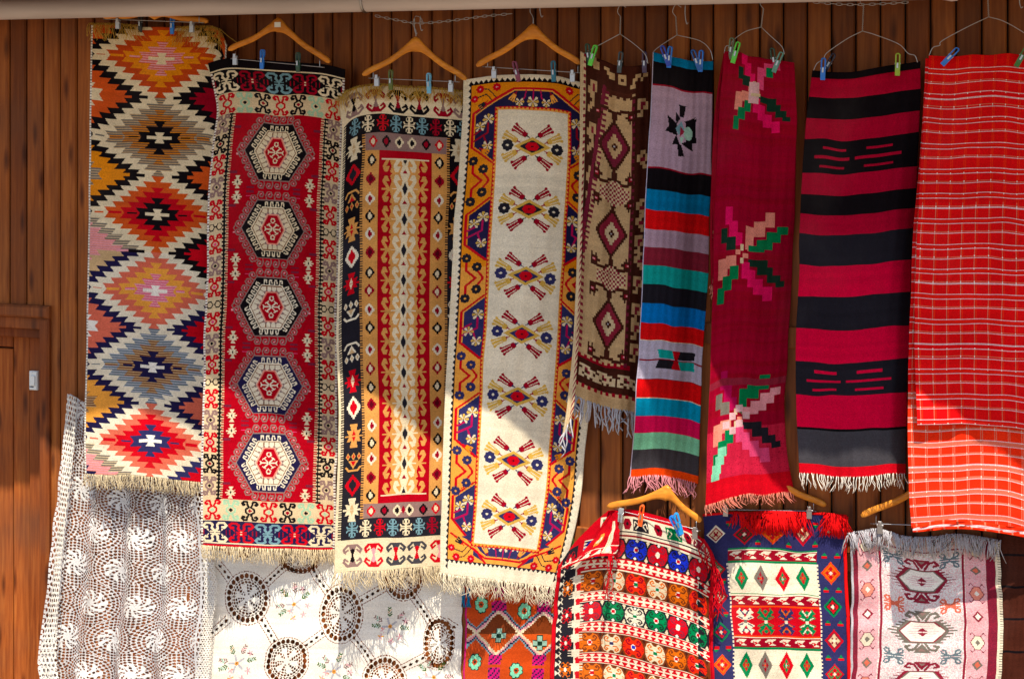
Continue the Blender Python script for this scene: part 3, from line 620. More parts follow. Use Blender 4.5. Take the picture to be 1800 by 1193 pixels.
def pat_gingham(W, H, y0=0.0, bright=False):
    L = Loom(W, H, 'scarlet'); r = 'vermil' if bright else 'scarlet'; L.a[:] = YI[r]  # bright: sunlit look of the cotton painted into the yarn colours
    wl = 'blush'
    k = 0; y = y0
    xs = np.arange(6, W, 22.3)
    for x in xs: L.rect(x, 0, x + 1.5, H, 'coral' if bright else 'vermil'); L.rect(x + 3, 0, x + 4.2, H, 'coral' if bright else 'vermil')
    if not bright: 
        for x in xs: L.rect(x, 260, x + 1.4, H, 'coral')
    while y < H:
        if k % 2 == 0:
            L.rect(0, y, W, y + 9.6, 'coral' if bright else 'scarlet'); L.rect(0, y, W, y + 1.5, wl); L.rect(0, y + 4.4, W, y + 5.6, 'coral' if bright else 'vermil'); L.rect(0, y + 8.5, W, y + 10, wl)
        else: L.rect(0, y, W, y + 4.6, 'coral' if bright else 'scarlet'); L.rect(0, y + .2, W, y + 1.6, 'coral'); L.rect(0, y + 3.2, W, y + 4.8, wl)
        y += 22.2; k += 1
    for x in xs:
        yy = y0; k = 0
        while yy < H:
            (L.rect(x, yy, x + 1.6, yy + 2, 'white'), L.rect(x, yy + (8.2 if k % 2 == 0 else 3.2), x + 1.6, yy + (10 if k % 2 == 0 else 4.8), 'white')); yy += 22.2; k += 1
    return L

def hookflower(L, cx, cy, rx, ry, c, bg, core, core2, sh=0.0):   # the eight-armed flower with curled hooks
    S = lambda P: [(cx + x * rx, cy + y * ry + sh * x * rx) for x, y in P]
    L.poly(S([(-1, -.25), (-.75, -.8), (-.35, -1), (-.12, -.7), (.12, -.7), (.35, -1), (.75, -.8), (1, -.25), (1, .25), (.75, .8), (.35, 1), (.12, .7), (-.12, .7), (-.35, 1), (-.75, .8), (-1, .25)]), c)
    for mx, my in SYM['4']:
        Q = lambda P: S([(mx * x, my * y) for x, y in P])
        L.line(Q([(.22, .25), (.55, .28), (.72, .55), (.5, .78), (.34, .62), (.46, .52)]), 2.3, bg); L.line(Q([(.8, .1), (1.02, .06)]), 1.2, bg)
    L.ell(cx, cy, rx * .22, ry * .3, core2); L.rect(cx - rx * .18, cy - ry * .16, cx + rx * .18, cy + ry * .16, core)

HOLE_ = -1
def pat_bright():                                  # the red, orange and black flower bands
    W, H = 282, 330; L = Loom(W, H, 'red', 1.15); 
    x0 = 74
    L.rect(x0, 0, W, 14, 'red'); L.rect(x0, 14, W, 44, 'ecru')
    for i, (x, k) in enumerate(((92, 'g'), (122, 'r'), (146, 'b'), (178, 'r'), (206, 'g'), (232, 'r'), (254, 'w'))):
        if k == 'r': L.poly(hexa(x, 29, 8, 11, 4), 'crimson'); L.dia(x, 29, 3, 4, 'black')
        else:
            c = dict(g='green', b='soot', w='wine')[k]; L.rect(x - 14, 18, x + 14, 41, c)
            for s in (-1, 1): L.line([(x + s * 4, 29), (x + s * 10, 23), (x + s * 12, 32)], 1.8, 'ecru'); L.line([(x + s * 4, 30), (x + s * 9, 37)], 1.8, 'ecru')
    L.rect(x0, 44, W, 46.5, 'soot'); L.rect(x0, 46.5, W, 51, 'ecru'); L.rect(x0, 51, W, 54, 'crimson'); L.rect(x0, 54, W, 57, 'ecru')
    L.rect(50, 57, W, 95, 'soot')
    def tri(y):
        L.rect(44, y - 9, W, y + 9, 'red')
        L.rect(44, y - 1.4, W, y + 1.4, 'ecru'); x = 58
        while x < W - 4: L.poly([(x - 4.6, y - 7), (x + 4.6, y - 7), (x, y)], 'ecru'); L.poly([(x - 4.6, y + 7), (x + 4.6, y + 7), (x, y)], 'ecru'); x += 12.4
    def fill(y, bg, fl, first):
        L.rect(48, y - 19, W, y + 19, bg); L.rect(48, y - 20.5, W, y - 19, 'ecru'); L.rect(48, y + 19, W, y + 20.5, 'ecru')
        x = first
        for i, (c, core) in enumerate(fl):
            hb = dict(red='wine', cobalt='navy', carrot='bark', cream='carrot', green='darkgreen', ecru='soot', vermil='crimson').get(c, bg)
            hookflower(L, x, y, 17.5, 18, c, hb, core, 'white' if core != 'white' else 'ecru'); 
            for s in (-1, 1):
                L.poly([(x + 18.6, y + s * 19), (x + 15.5, y + s * 17), (x + 17.5, y + s * 13), (x + 18.8, y + s * 9), (x + 20, y + s * 13), (x + 22, y + s * 17)], 'cream' if bg == 'soot' else 'cocoa'); L.dia(x, y + s * 16, 3, 3, 'white' if bg == 'soot' else 'bark')
            x += 37.4
        # serrated left end
        for k in range(5): L.poly([(48, y - 17 + k * 7), (58 - abs(k - 2) * 1.5, y - 14 + k * 7), (48, y - 11 + k * 7)], 'ecru' if bg == 'soot' else 'carrot')
    fill(76, 'soot', [('cobalt', 'white'), ('red', 'ecru'), ('cobalt', 'red'), ('red', 'ecru'), ('cobalt', 'red'), ('red', 'ecru')], 66)
    tri(105)
    fill(136, 'bark', [('carrot', 'red'), ('cream', 'green'), ('vermil', 'green'), ('cream', 'green'), ('carrot', 'red'), ('vermil', 'green')], 70)
    tri(165)
    fill(195, 'soot', [('red', 'ecru'), ('green', 'red'), ('ecru', 'green'), ('green', 'red'), ('red', 'ecru'), ('green', 'red')], 68)
    tri(224)
    fill(254, 'bark', [('carrot', 'red'), ('cream', 'indigo'), ('vermil', 'cobalt'), ('cream', 'green'), ('carrot', 'red'), ('vermil', 'green')], 66)
    tri(283); fill(312, 'bark', [('carrot', 'red'), ('cream', 'green'), ('vermil', 'green'), ('cream', 'green'), ('carrot', 'red')], 70)
    # left border
    L.rect(5, 60, 38, H, 'soot'); L.rect(38, 90, 44, H, 'ecru')
    y = 100; k = 0
    for y in range(92, 330, 29):
        L.rect(34, y, 48, y + 15, 'ecru')
        for q in range(3): L.rect(28, y + 1 + q * 5, 40, y + 3 + q * 5, 'ecru'); L.rect(48, y + 1 + q * 5, 54, y + 3 + q * 5, 'ecru')
        L.poly([(40, y + 17), (46, y + 15), (48, y + 29), (42, y + 29)], 'red')
    for y, c in ((84, 'red'), (140, 'carrot'), (196, 'red'), (252, 'red'), (308, 'carrot')):
        hookflower(L, 24, y, 10, 16, c, 'soot', 'white', 'ecru')
    for y in range(88, 330, 19): L.poly([(6, y - 6), (6, y + 6), (12, y)], 'ecru'); L.line([(12, y), (15, y - 5), (12, y - 8)], 1.6, 'ecru'); L.line([(12, y), (15, y + 6)], 1.6, 'ecru')
    L.rect(0, 0, 5, H, 'red'); L.rect(W - 5, 0, W, H, 'red')
    w_, X_, Y_ = L.win(0, 0, 90, 80); L.put(w_, Y_ < 74 - X_ * .86, HOLE_)
    for y in range(100, 330, 16): L.poly([(W - 26, y), (W - 12, y + 6), (W - 26, y + 12)], 'soot')
    return L

def crossdia(L, x, y, rx, ry, o, m, i, mid='ecru'):
    L.dia(x, y, rx, ry, o); L.dia(x, y, rx * .78, ry * .78, m)
    for a, b in ((0, 1), (0, -1), (1, 0), (-1, 0)):
        tx, ty = x + a * rx * .62, y + b * ry * .62
        L.line([(x, y), (x + a * rx * .45, y + b * ry * .45)], min(rx, ry) * .2, i)
        L.poly([(tx, ty), (x + a * rx * .28 + b * rx * .3, y + b * ry * .28 + a * ry * .3), (x + a * rx * .28 - b * rx * .3, y + b * ry * .28 - a * ry * .3)], i)
    L.dia(x, y, rx * .2, ry * .2, mid)

def pat_navyred():
    W, H = 252, 316; L = Loom(W, H, 'indigo'); fx0, fx1 = 42, 202
    crossdia(L, 21, 36, 17, 17, 'ecru', 'crimson', 'sand', 'crimson'); crossdia(L, 72, 40, 20, 20, 'red', 'darkgreen', 'crimson'); crossdia(L, 122, 38, 20, 21, 'orangered', 'carrot', 'red', 'wine'); crossdia(L, 176, 36, 18, 19, 'red', 'wine', 'sand', 'wine'); L.dia(222, 30, 9, 9, 'red'); L.dia(222, 30, 4, 4, 'ecru')
    def tt(x, y, f=1): L.poly([(x - 5, y), (x, y - 6 * f), (x + 5, y)], 'green'); L.rect(x - 5, min(y, y + 4.5 * f), x + 5, max(y, y + 4.5 * f), 'red')
    for x, y, f in ((44, 18, -1), (96, 56, 1), (150, 56, 1), (198, 20, -1), (198, 54, 1)): tt(x, y, f)
    for i, (y, o, m, c) in enumerate(((104, 'orangered', 'carrot', 'red'), (165, 'green', 'darkgreen', 'red'), (226, 'red', 'wine', 'sand'), (286, 'red', 'green', 'red'))): crossdia(L, 226, y, 17, 20, o, m, c)
    for i, (y, o, m, c) in enumerate(((150, 'red', 'wine', 'sand'), (214, 'green', 'indigo', 'red'), (272, 'orangered', 'carrot', 'red'), (100, 'red', 'green', 'sand'))): crossdia(L, 20, y, 17, 19, o, m, c)
    for y in (74, 134, 196, 256): tt(215, y); tt(238, y)
    for y in (122, 182, 244): tt(10, y, -1); tt(32, y, -1)
    L.rect(fx0, 64, fx1, H, 'green')
    def zig(y, c='red'):
        L.rect(fx0, y - 9, fx1, y + 9, 'crimson'); L.rect(fx0, y - 9.5, fx1, y - 8, 'ecru'); x = fx0 + 2; k = 0
        while x < fx1 - 10:
            L.poly([(x, y - 1), (x + 8, y - 6), (x + 22, y - 6), (x + 14, y + 1), (x + 22, y + 6), (x + 10, y + 6), (x + 8, y + 1)], 'ecru'); L.line([(x + 7, y + 6), (x + 14, y + 1), (x + 7, y - 1)], 2.2, 'red'); x += 27
    def diam(y):
        L.rect(fx0, y - 28, fx1, y + 28, 'ecru')
        for x, o, m in ((64, 'green', 'red'), (100, 'greyb', 'crimson'), (138, 'red', 'green'), (175, 'green', 'red')):
            L.dia(x, y, 13, 24, o); crossdia(L, x, y, 10, 19, o, o, m, 'mint' if o == 'red' else 'orangered')
    zig(76); diam(117); L.rect(fx0, 87, fx1, 89, 'green'); L.rect(fx0, 145, fx1, 147.5, 'green'); zig(157); L.rect(fx0, 166, fx1, 168.5, 'orangered'); L.rect(fx0, 168.5, fx1, 220, 'red')
    for x, a, b in ((66, 'ecru', 'indigo'), (102, 'green', 'red'), (140, 'indigo', 'carrot'), (178, 'green', 'ecru')):
        L.mot(x, 194, 16, 24, [('p', [(0, .1), (.35, .1), (1, .3), (.6, .5), (.95, .62), (.55, 1), (.3, .72), (0, .9), (0, .6), (.2, .5), (0, .3)], 0), ('l', [(.3, .2), (.7, .32)], 2, 1), ('l', [(.1, .5), (.45, .8)], 2.2, 1)], [a, b], '4'); L.rect(x - 2.4, 191, x + 2.4, 197, 'ecru' if a != 'ecru' else 'greyb')
    L.rect(fx0, 220, fx1, 222.5, 'orangered'); zig(232); L.rect(fx0, 242, fx1, 244, 'green'); diam(272); L.rect(fx0, 300, fx1, 303, 'green'); zig(312)
    L.dent(fx0 - 2.5, fx0, 90, H, 7, 'ecru', duty=.5); L.dent(fx1, fx1 + 3, 90, H, 7, 'ecru', duty=.5)
    return L

def speckle(L, x0, y0, x1, y1, c1, c2, seed=1, p=.5):
    rng = np.random.RandomState(seed); w, X, Y = L.win(x0, y0, x1, y1); m = rng.rand(Y.size, X.size) < p; L.rect(x0, y0, x1, y1, c1); L.put(w, m, c2)

def pat_pink():
    W, H = 270, 300; L = Loom(W, H, 'silver')
    speckle(L, 0, 0, W, H, 'blush', 'white', 1, .4)
    for a, b in ((4, 12), (W - 26, W - 10)): speckle(L, a, 0, b, H, 'wine', 'plum', 2, .5)
    for a, b in ((12, 48), (W - 64, W - 26)): speckle(L, a, 0, b, H, 'blush', 'pink', 3, .3)
    L.rect(0, 0, 4, H, 'silver'); L.rect(W - 10, 0, W, H, 'ecru'); L.dent(W - 5, W, 0, H, 5, 'greyb', duty=.3)
    L.rect(50, 26, 54, H, 'wine'); L.rect(W - 70, 26, W - 66, H, 'wine'); L.rect(50, 26, W - 66, 29.5, 'wine')
    speckle(L, 54, 29.5, W - 70, H, 'lacelight', 'blush', 4, .35)
    for x in (29, W - 45):
        for y, k in ((26, 'g'), (66, 's'), (112, 'p'), (158, 's2'), (206, 'g'), (250, 's'), (290, 'p')):
            c = 'salmon' if k == 'p' else 'ecru'
            if k[0] == 's': L.dia(x, y, 10, 11, 'greyb' if k == 's' else 'wine'); L.dia(x, y, 5.5, 6.5, 'coral' if k == 's' else 'white'); 
            else:
                L.poly(hexa(x, y, 13, 13, 6), c); L.line(hexa(x, y, 13, 13, 5), 1.5, 'plum', True); L.dia(x, y, 5, 5.5, 'greyb' if k == 'g' else 'white')
                for s in (-1, 1):
                    for m in (-1, 1): L.line([(x + s * 5, y + m * 13), (x + s * 10, y + m * 19), (x + s * 13, y + m * 15)], 1.4, 'plum')
    def med(y, c, inner, diac):
        cx = 127
        L.poly([(cx - 30, y - 22), (cx + 30, y - 22), (cx + 48, y), (cx + 30, y + 24), (cx - 30, y + 24), (cx - 48, y)], c)
        for k in range(-4, 5):
            for s in (-1, 1): 
                xx = 62 - abs(k) * 6.5; L.rect(min(cx + s * 30, cx + s * xx), y + k * 5.6 - 1.2, max(cx + s * 30, cx + s * xx), y + k * 5.6 + 1.2, c)
        L.poly(hexa(cx, y, 42, 21, 22), 'greyb' if c == 'wine' else 'wine'); L.poly(hexa(cx, y, 40, 19, 20), 'white'); speckle_c = 'pink'
        for k in range(-3, 4): L.rect(cx - 28 + abs(k) * 5, y + k * 4 - .8, cx + 28 - abs(k) * 5, y + k * 4 + .4, 'blush')
        L.poly([(cx - 9, y - 1.5), (cx, y - 9), (cx + 9, y - 1.5)], diac); L.poly([(cx - 9, y + 1.5), (cx, y + 9), (cx + 9, y + 1.5)], diac); L.rect(cx - 1, y - 2, cx + 1, y + 2, diac)
        for m in (-1, 1):
            for s in (-1, 1): L.line([(cx + s * 6, y + m * 24), (cx + s * 14, y + m * 36), (cx + s * 24, y + m * 38), (cx + s * 30, y + m * 31), (cx + s * 22, y + m * 29)], 4.6, c)
            L.poly([(cx - 16, y + m * 42), (cx + 16, y + m * 42), (cx, y + m * 24)], c); L.poly([(cx - 7, y + m * 39), (cx + 7, y + m * 39), (cx, y + m * 33)], 'mauve')
    def bug(x, y, c):
        L.mot(x, y, 18, 14, [('l', [(0, .1), (.4, .3), (.5, .85), (.8, .95)], 3.4, 0), ('l', [(.4, .3), (.85, .5), (.95, .8)], 3.2, 0), ('l', [(.2, .1), (.95, .2)], 2.6, 0)], [c], '4')
    med(85, 'wine', 'white', 'wine'); med(185, 'greyb', 'white', 'wine'); med(284, 'wine', 'white', 'wine')
    for y, c in ((47, 'slate'), (136, 'coral'), (235, 'slate')): bug(76, y, c); bug(178, y, c)
    return L

def pat_orange():                                  # knotted orange carpet, small square cells
    W, H = 162, 170; c = 3.0; L = Loom(W, H, 'rust'); nx, ny = int(W / c) + 1, int(H / c) + 1
    B = np.full((ny, nx), YI['rust'], np.int16)
    for j in range(ny):
        for i in range(nx):
            x = i * c; y = j * c
            u = ((x - 60 + y * .04) % 78) - 39; v = ((y - 78) % 116)
            v = v - 58
            d0 = abs(abs(u) - 39) * .95 + abs(v + 58 if v < 0 else v - 58)   # lattice of diamonds centred on columns
            d = min(d0, 200)
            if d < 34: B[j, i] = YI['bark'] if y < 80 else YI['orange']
            elif d < 37.5: B[j, i] = YI['cream']
            elif d < 41.5: B[j, i] = YI['pink']
            elif d < 44.5: B[j, i] = YI['navy']
            elif d < 48: B[j, i] = YI['bluegrey']
            e = abs(u) + abs(v)
            if abs(abs(u) - 39) < 11 and abs(abs(v) - 12) < 9: B[j, i] = YI['fuchsia'] if (i + j) % 3 else YI['navy']
    for j in range(ny):
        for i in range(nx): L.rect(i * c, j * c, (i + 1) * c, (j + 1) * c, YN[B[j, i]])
    def cross(x, y, k='sage'):
        L.rect(x - 13, y - 6, x + 13, y + 6, 'darkgreen'); L.rect(x - 6, y - 13, x + 6, y + 13, 'darkgreen'); 
        for a, b in ((-8, 0), (8, 0), (0, -8), (0, 8)): L.rect(x + a - 4, y + b - 4, x + a + 4, y + b + 4, k)
    def flake(x, y):
        for k in range(8):
            a = k * PI / 4 + .3; L.ell(x + math.cos(a) * 8.5, y + math.sin(a) * 10, 4.4, 5, 'darkgreen')
        for k in range(8):
            a = k * PI / 4 + .3; L.ell(x + math.cos(a) * 7.8, y + math.sin(a) * 9, 3.4, 4, 'mint')
        L.dia(x, y, 2.6, 2.6, 'darkgreen')
    cross(60, 84); cross(134, 96); flake(20, 128); flake(94, 144); flake(104, 42); flake(30, 30)
    L.rect(0, 0, 3, H, 'fuchsia'); 
    return L

HOLE = -1
def pat_lace():                                    # crochet net: small hexagonal holes, dense petals
    W, H = 300, 530; L = Loom(W, H, 'white', 1.15); X = L.X[None, :] + 0 * L.Y[:, None]; Y = L.Y[:, None] + 0 * L.X[None, :]
    cs = []
    for r in range(-1, 9):
        for q in range(-1, 5): cs.append((q * 80 + (40 if r % 2 else 0) + 46, 22 + r * 67.0))
    best = np.full(X.shape, 1e9); ang = np.zeros(X.shape); rr = np.zeros(X.shape)
    for cx, cy in cs:
        d = np.hypot(X - cx, Y - cy); m = d < best; best[m] = d[m]; ang[m] = np.arctan2(Y - cy, X - cx)[m]
    ring = best / 5.4; k = np.floor(ring); n = np.maximum(6, np.round((k + .5) * 5.4 * 2 * PI / 5.6)); ph = ang / (2 * PI) * n + .5 * (k % 2)
    fa = ph - np.floor(ph) - .5; fr = ring - k - .5
    hole = (fa * fa / .165 + fr * fr / .165) < 1
    petal = (best < 24 - 6 * np.abs((((ang + .045 * best) / (2 * PI) * 9) % 1) - .3)) & ((((ang + .045 * best) / (2 * PI) * 9) % 1) < .46)
    hole &= ~petal; hole &= (best > 7)
    far = best > 40
    # border: bigger meshes
    bx = np.minimum(X, W - X); big = (bx < 26)
    gx = X / 8.2; gy = Y / 9.4; kk = np.floor(gy); fx = (gx + .5 * (kk % 2)) % 1 - .5; fy = gy - kk - .5
    hb = (np.abs(fx) ** 2 / .15 + np.abs(fy) ** 2 / .16) < 1
    hole = np.where(big, hb & (bx > 3) & ~((bx > 22) & (bx < 26)), hole)
    A = L.a; A[:] = YI['lacelight']; A[~petal] = YI['lacegrey']; A[hole] = HOLE
    A[(bx < 3) & (((Y / 9) % 1) < .25)] = HOLE
    return L

def bouquet(L, x, y, k=0):
    rng = np.random.RandomState(11 + k)
    def sprig(a, d, c, c2):
        for q in range(4):
            r = d + q * 4.2; px, py = x + math.cos(a) * r, y + math.sin(a) * r
            for s_ in (-1, 1): b = a + s_ * .8; L.line([(px, py), (px + math.cos(b) * (5 - q * .6), py + math.sin(b) * (5 - q * .6))], 2.1, c if (q + s_) % 3 else c2)
    def bud(a, d, c):
        px, py = x + math.cos(a) * d, y + math.sin(a) * d
        for q in range(5): b = q * 1.26 + a; L.line([(px, py), (px + math.cos(b) * 5, py + math.sin(b) * 5)], 2.2, c if q % 2 else 'blush')
    for a, d, c, c2 in ((-.6, 19, 'moss', 'sage'), (-2.3, 18, 'moss', 'beige'), (2.5, 18, 'moss', 'sage'), (-1.45, 20, 'mauve', 'pink'), (3.0, 18, 'mauve', 'sage')): sprig(a + k * .35, d, c, c2)
    for a, d, c in ((.1, 25, 'pink'), (.8, 26, 'pink'), (1.6, 25, 'amber'), (2.0, 14, 'salmon'), (-1.0, 30, 'plum')): bud(a + k * .35, d, c)
    for q in range(10):
        a = q * .63; L.line([(x + math.cos(a) * 3, y + math.sin(a) * 3), (x + math.cos(a) * 14, y + math.sin(a) * 14)], 3.4, 'silver' if q % 2 else 'white')
    L.ell(x, y, 3.6, 3.6, 'amber'); L.ell(x, y, 1.6, 1.6, 'brown')

def pat_cutwork():
    W, H = 470, 240; L = Loom(W, H, 'white', 1.15)
    cell = W / L.nx
    # photo offset: x-350, y-970
    C = [(75, 82, 37, 42), (153, 192, 36, 38), (248, 110, 36, 46), (362, 44, 34, 38), (331, 226, 36, 40), (428, 160, 26, 42), (174, 14, 34, 22)]
    w, X, Y = L.win(0, 0, W, H)
    def dashed(P, c=HOLE):
        for (ax, ay), (bx, by) in zip(P[:-1], P[1:]):
            D = math.hypot(bx - ax, by - ay); n = max(1, int(D / 5))
            for i in range(n):
                t0, t1 = (i + .15) / n, (i + .7) / n; L.line([(ax + (bx - ax) * t0, ay + (by - ay) * t0), (ax + (bx - ax) * t1, ay + (by - ay) * t1)], 1.5, 'bark')
    def strap(a, b):
        (ax, ay), (bx, by) = a, b; D = math.hypot(bx - ax, by - ay); ux, uy = (bx - ax) / D, (by - ay) / D; n = int(D / 9.5)
        for i in range(n):
            t = (i + .5) / n; px, py = ax + (bx - ax) * t, ay + (by - ay) * t
            L.poly([(px - ux * 4.2, py - uy * 4.2), (px - uy * 3, py + ux * 3), (px + ux * 4.2, py + uy * 4.2), (px + uy * 3, py - ux * 3)], HOLE)
        for s in (-1, 1): dashed([(ax - uy * 7 * s, ay + ux * 7 * s), (bx - uy * 7 * s, by + ux * 7 * s)])
    for a, b in ((C[0], C[1]), (C[1], C[2]), (C[0], C[6]), (C[6], C[2]), (C[2], C[3]), (C[2], C[4]), (C[3], C[5]), (C[4], C[5])):
        D = math.hypot(b[0] - a[0], b[1] - a[1]); ux, uy = (b[0] - a[0]) / D, (b[1] - a[1]) / D
        strap((a[0] + ux * a[2] * 1.08, a[1] + uy * a[3] * 1.0), (b[0] - ux * b[2] * 1.08, b[1] - uy * b[3] * 1.0))
    strap((40, 118), (0, 150)); strap((45, 50), (26, 20)); strap((460, 135), (440, 122))
    for cx, cy, rx, ry in C:
        n = 24
        for i in range(n):
            a = i * 2 * PI / n; px, py = cx + math.cos(a) * rx * .93, cy + math.sin(a) * ry * .93; L.ell(px, py, 3.8, 4.6, HOLE)
        P = [(cx + math.cos(i * PI / 12) * rx * 1.12, cy + math.sin(i * PI / 12) * ry * 1.12) for i in range(25)]; dashed(P)
        ww, XX, YY = L.win(cx - rx, cy - ry, cx + rx, cy + ry)
        d = np.hypot((XX - cx) / rx, (YY - cy) / ry); an = np.arctan2(YY - cy, XX - cx) + 0 * d
        rg = d * 8.2; k = np.floor(rg); nn = np.maximum(6, np.round(k * 5.4)); f = (an / (2 * PI) * nn + .5 * (k % 2)) % 1 - .5; fr = rg - k - .5
        hole = (f * f / .17 + fr * fr / .17 < 1) & (d < .8) & (d > .15) & ~((d < .58) & (((an / (2 * PI) * 6) % 1) < .5))
        L.put(ww, hole, HOLE)
    for i, (x, y) in enumerate(((160, 92), (62, 196), (338, 130), (240, 210), (420, 220))): bouquet(L, x, y, i)
    return L
# ------------------------------------------------------------------ ground, roof, plank wall, door
g = mesh_obj('ground', [(-300, -300, 0), (300, -300, 0), (300, 300, 0), (-300, 300, 0)], [(0, 1, 2, 3)], M_GROUND); tag(g, kind='structure')
K0 = 1.38; EAVE_Y = 1.02; EAVE_Z = K0 + 1.9 * EAVE_Y
roof = empty('roof', (0, -.6, EAVE_Z), 'overhanging timber roof with a boarded eave above the plank wall', 'roof')
m = MB(); m.add([(-5.2, -EAVE_Y, EAVE_Z), (6.6, -EAVE_Y, EAVE_Z), (6.6, 2.6, EAVE_Z + 1.3), (-5.2, 2.6, EAVE_Z + 1.3), (-5.2, -EAVE_Y, EAVE_Z + .03), (6.6, -EAVE_Y, EAVE_Z + .03), (6.6, 2.6, EAVE_Z + 1.33), (-5.2, 2.6, EAVE_Z + 1.33)],
                [(0, 3, 2, 1), (4, 5, 6, 7), (0, 1, 5, 4), (1, 2, 6, 5), (2, 3, 7, 6), (3, 0, 4, 7)]); m.obj('roof_deck', M_ROOF, roof)
m = MB(); m.box(-5.2, 6.6, -EAVE_Y - .025, -EAVE_Y - .002, EAVE_Z, EAVE_Z + .16); m.obj('fascia_board', M_ROOF, roof)
raf = MB(); raf.add([(-.04, -EAVE_Y + .05, EAVE_Z - .02), (.04, -EAVE_Y + .05, EAVE_Z - .02), (.04, 0, EAVE_Z + .33), (-.04, 0, EAVE_Z + .33), (-.04, -EAVE_Y + .05, EAVE_Z + .014), (.04, -EAVE_Y + .05, EAVE_Z + .014), (.04, 0, EAVE_Z + .405), (-.04, 0, EAVE_Z + .405)],
                 [(0, 3, 2, 1), (0, 1, 5, 4), (1, 2, 6, 5), (2, 3, 7, 6), (3, 0, 4, 7), (4, 5, 6, 7)])
r0 = None
for k in range(12):
    if r0 is None: r0 = raf.obj('rafter', M_ROOF, roof); o = r0; base = r0.location.copy()
    else: o = r0.copy(); sc.collection.objects.link(o); o.parent = roof
    o.location = (-4.6 + k * .95, 0, 0)
wall = empty('plank_wall', (0, 0, 0), 'stained vertical pine plank wall behind all the hanging rugs', 'wall')
XD = V(88, 700, .03).x; ZD = V(40, 557, .03).z       # door opening: right edge and head
PW = .0885; TOPZ = EAVE_Z + .42
def plank_mesh(h):
    b = .006; g_ = .0032; t_ = .020; x0, x1 = g_, PW - g_
    v = []; 
    for z in (0, h): v += [(x0, 0, z), (x0, -t_ + b * 1.1, z), (x0 + b, -t_, z), (x1 - b, -t_, z), (x1, -t_ + b * 1.1, z), (x1, 0, z)]
    f = [(i, i + 1, i + 7, i + 6) for i in range(5)] + [(5, 0, 6, 11), (0, 5, 4, 3, 2, 1), (6, 7, 8, 9, 10, 11)]
    me = bpy.data.meshes.new('plank'); me.from_pydata(v, [], f); me.materials.append(M_PLANK); me.update(); return me
PF = plank_mesh(TOPZ); PS = plank_mesh(TOPZ - ZD - .002)
k = 0; x = XD - .020
xs_pl = []
x = V(88, 700, 0).x - .024
while x < 3.9: xs_pl.append((x, True)); x += PW
x = V(88, 700, 0).x - .024 - PW
while x > -4.4: xs_pl.append((x, False)); x -= PW
for x, full in xs_pl:
    far = x < XD - 1.15
    o = bpy.data.objects.new('plank', PF if (full or far) else PS); sc.collection.objects.link(o); o.parent = wall
    o.location = (x, -.001 * ((k * 7) % 3), 0 if (full or far) else ZD + .002); k += 1
m = MB(); m.box(-4.4, XD - 1.12, .002, .03, 0, TOPZ); m.box(XD - 1.12, XD - .02, .002, .03, ZD + .02, TOPZ); m.box(XD - .02, 4.0, .002, .03, 0, TOPZ); m.obj('backing_board', M_DARK, wall)
def rail(xa, xb, y0, y1, d, t_=.022):
    m = MB(); z0, z1 = V((xa + xb) / 2, y1, d).z, V((xa + xb) / 2, y0, d).z
    m.box(V(xa, y0, d).x, V(xb, y0, d).x, -d, -.0185, z0, z1, .003); return m.obj('cross_rail', M_PLANK, wall)
rail(1150, 1560, 573, 610, .036); rail(985, 1700, 957, 990, .034)
door = empty('wooden_door', (XD - .6, 0, 0), 'orange brown panelled wooden door with its heavy frame at the left edge', 'door')
def dbox(name, x0, x1, z0, z1, df, dbk, b=.004):
    m = MB(); m.box(x0, x1, -df, -dbk, z0, z1, b); return m.obj(name, M_DOOR, door)
M_DOOR = mat_wood('door_pine', (.20, .042, .007), (.29, .07, .012), (.37, .105, .02), .6)
xa, xb = V(71, 700, .03).x, XD
dbox('frame_post', xa, xb, 0, ZD - .001, .044, -.12, .008)
dbox('frame_head', XD - 1.1, xb + .001, ZD, ZD + .055, .048, -.0, .009)
dbox('frame_head', XD - 1.1, xa - .002, ZD - .055, ZD - .002, .016, -.12, .004)
zt = V(40, 578, -.05).z
dbox('lintel_strip', XD - 1.1, xa - .002, zt - .034, ZD - .058, -.02, -.12, .004)
xj0, xj1 = V(51, 700, -.06).x, xa - .014
dbox('jamb', xj0, xj1, 0, zt - .034, -.062, -.12)
xs0, xs1 = V(24, 700, -.09).x, xj0 - .016
dbox('stile', xs0, xs1, 0, zt - .036, -.088, -.13, .005)
zr = V(20, 610, -.09).z
dbox('top_rail', xs0 - .9, xs0 - .006, zr, zt - .036, -.090, -.13, .005)
xp = xs0 - .012; 
for k in range(11): dbox('panel_board', xp - .079, xp - .003, 0, zr - .010, -.104, -.13, .003); xp -= .084
dbox('frame_post', XD - 1.16, XD - 1.06, 0, ZD - .001, .044, -.12, .008)
m = MB(); m.box(XD - 1.16, XD - .02, .14, .16, 0, ZD + .02); m.obj('backing_board', M_DARK, door)
bell = empty('bell_push', V(57, 669, -.055), 'small white plastic bell push with one button on the door jamb', 'doorbell')
c = V(57.5, 669, -.045); m = MB(); m.box(c.x - .022, c.x + .022, -.0 + .046, .0615, c.z - .043, c.z + .043, .004); m.obj('cover_plate', M_WHITEP, bell)
m = MB(); m.box(c.x - .009, c.x + .013, .040, .0455, c.z - .022, c.z + .024, .002); m.obj('button', M_WHITEP, bell)
m = MB(); m.box(c.x - .017, c.x + .004, .0445, .0458, c.z - .030, c.z - .025); m.obj('printed_strip', plastic('dark_blue', (30, 50, 80)), bell)
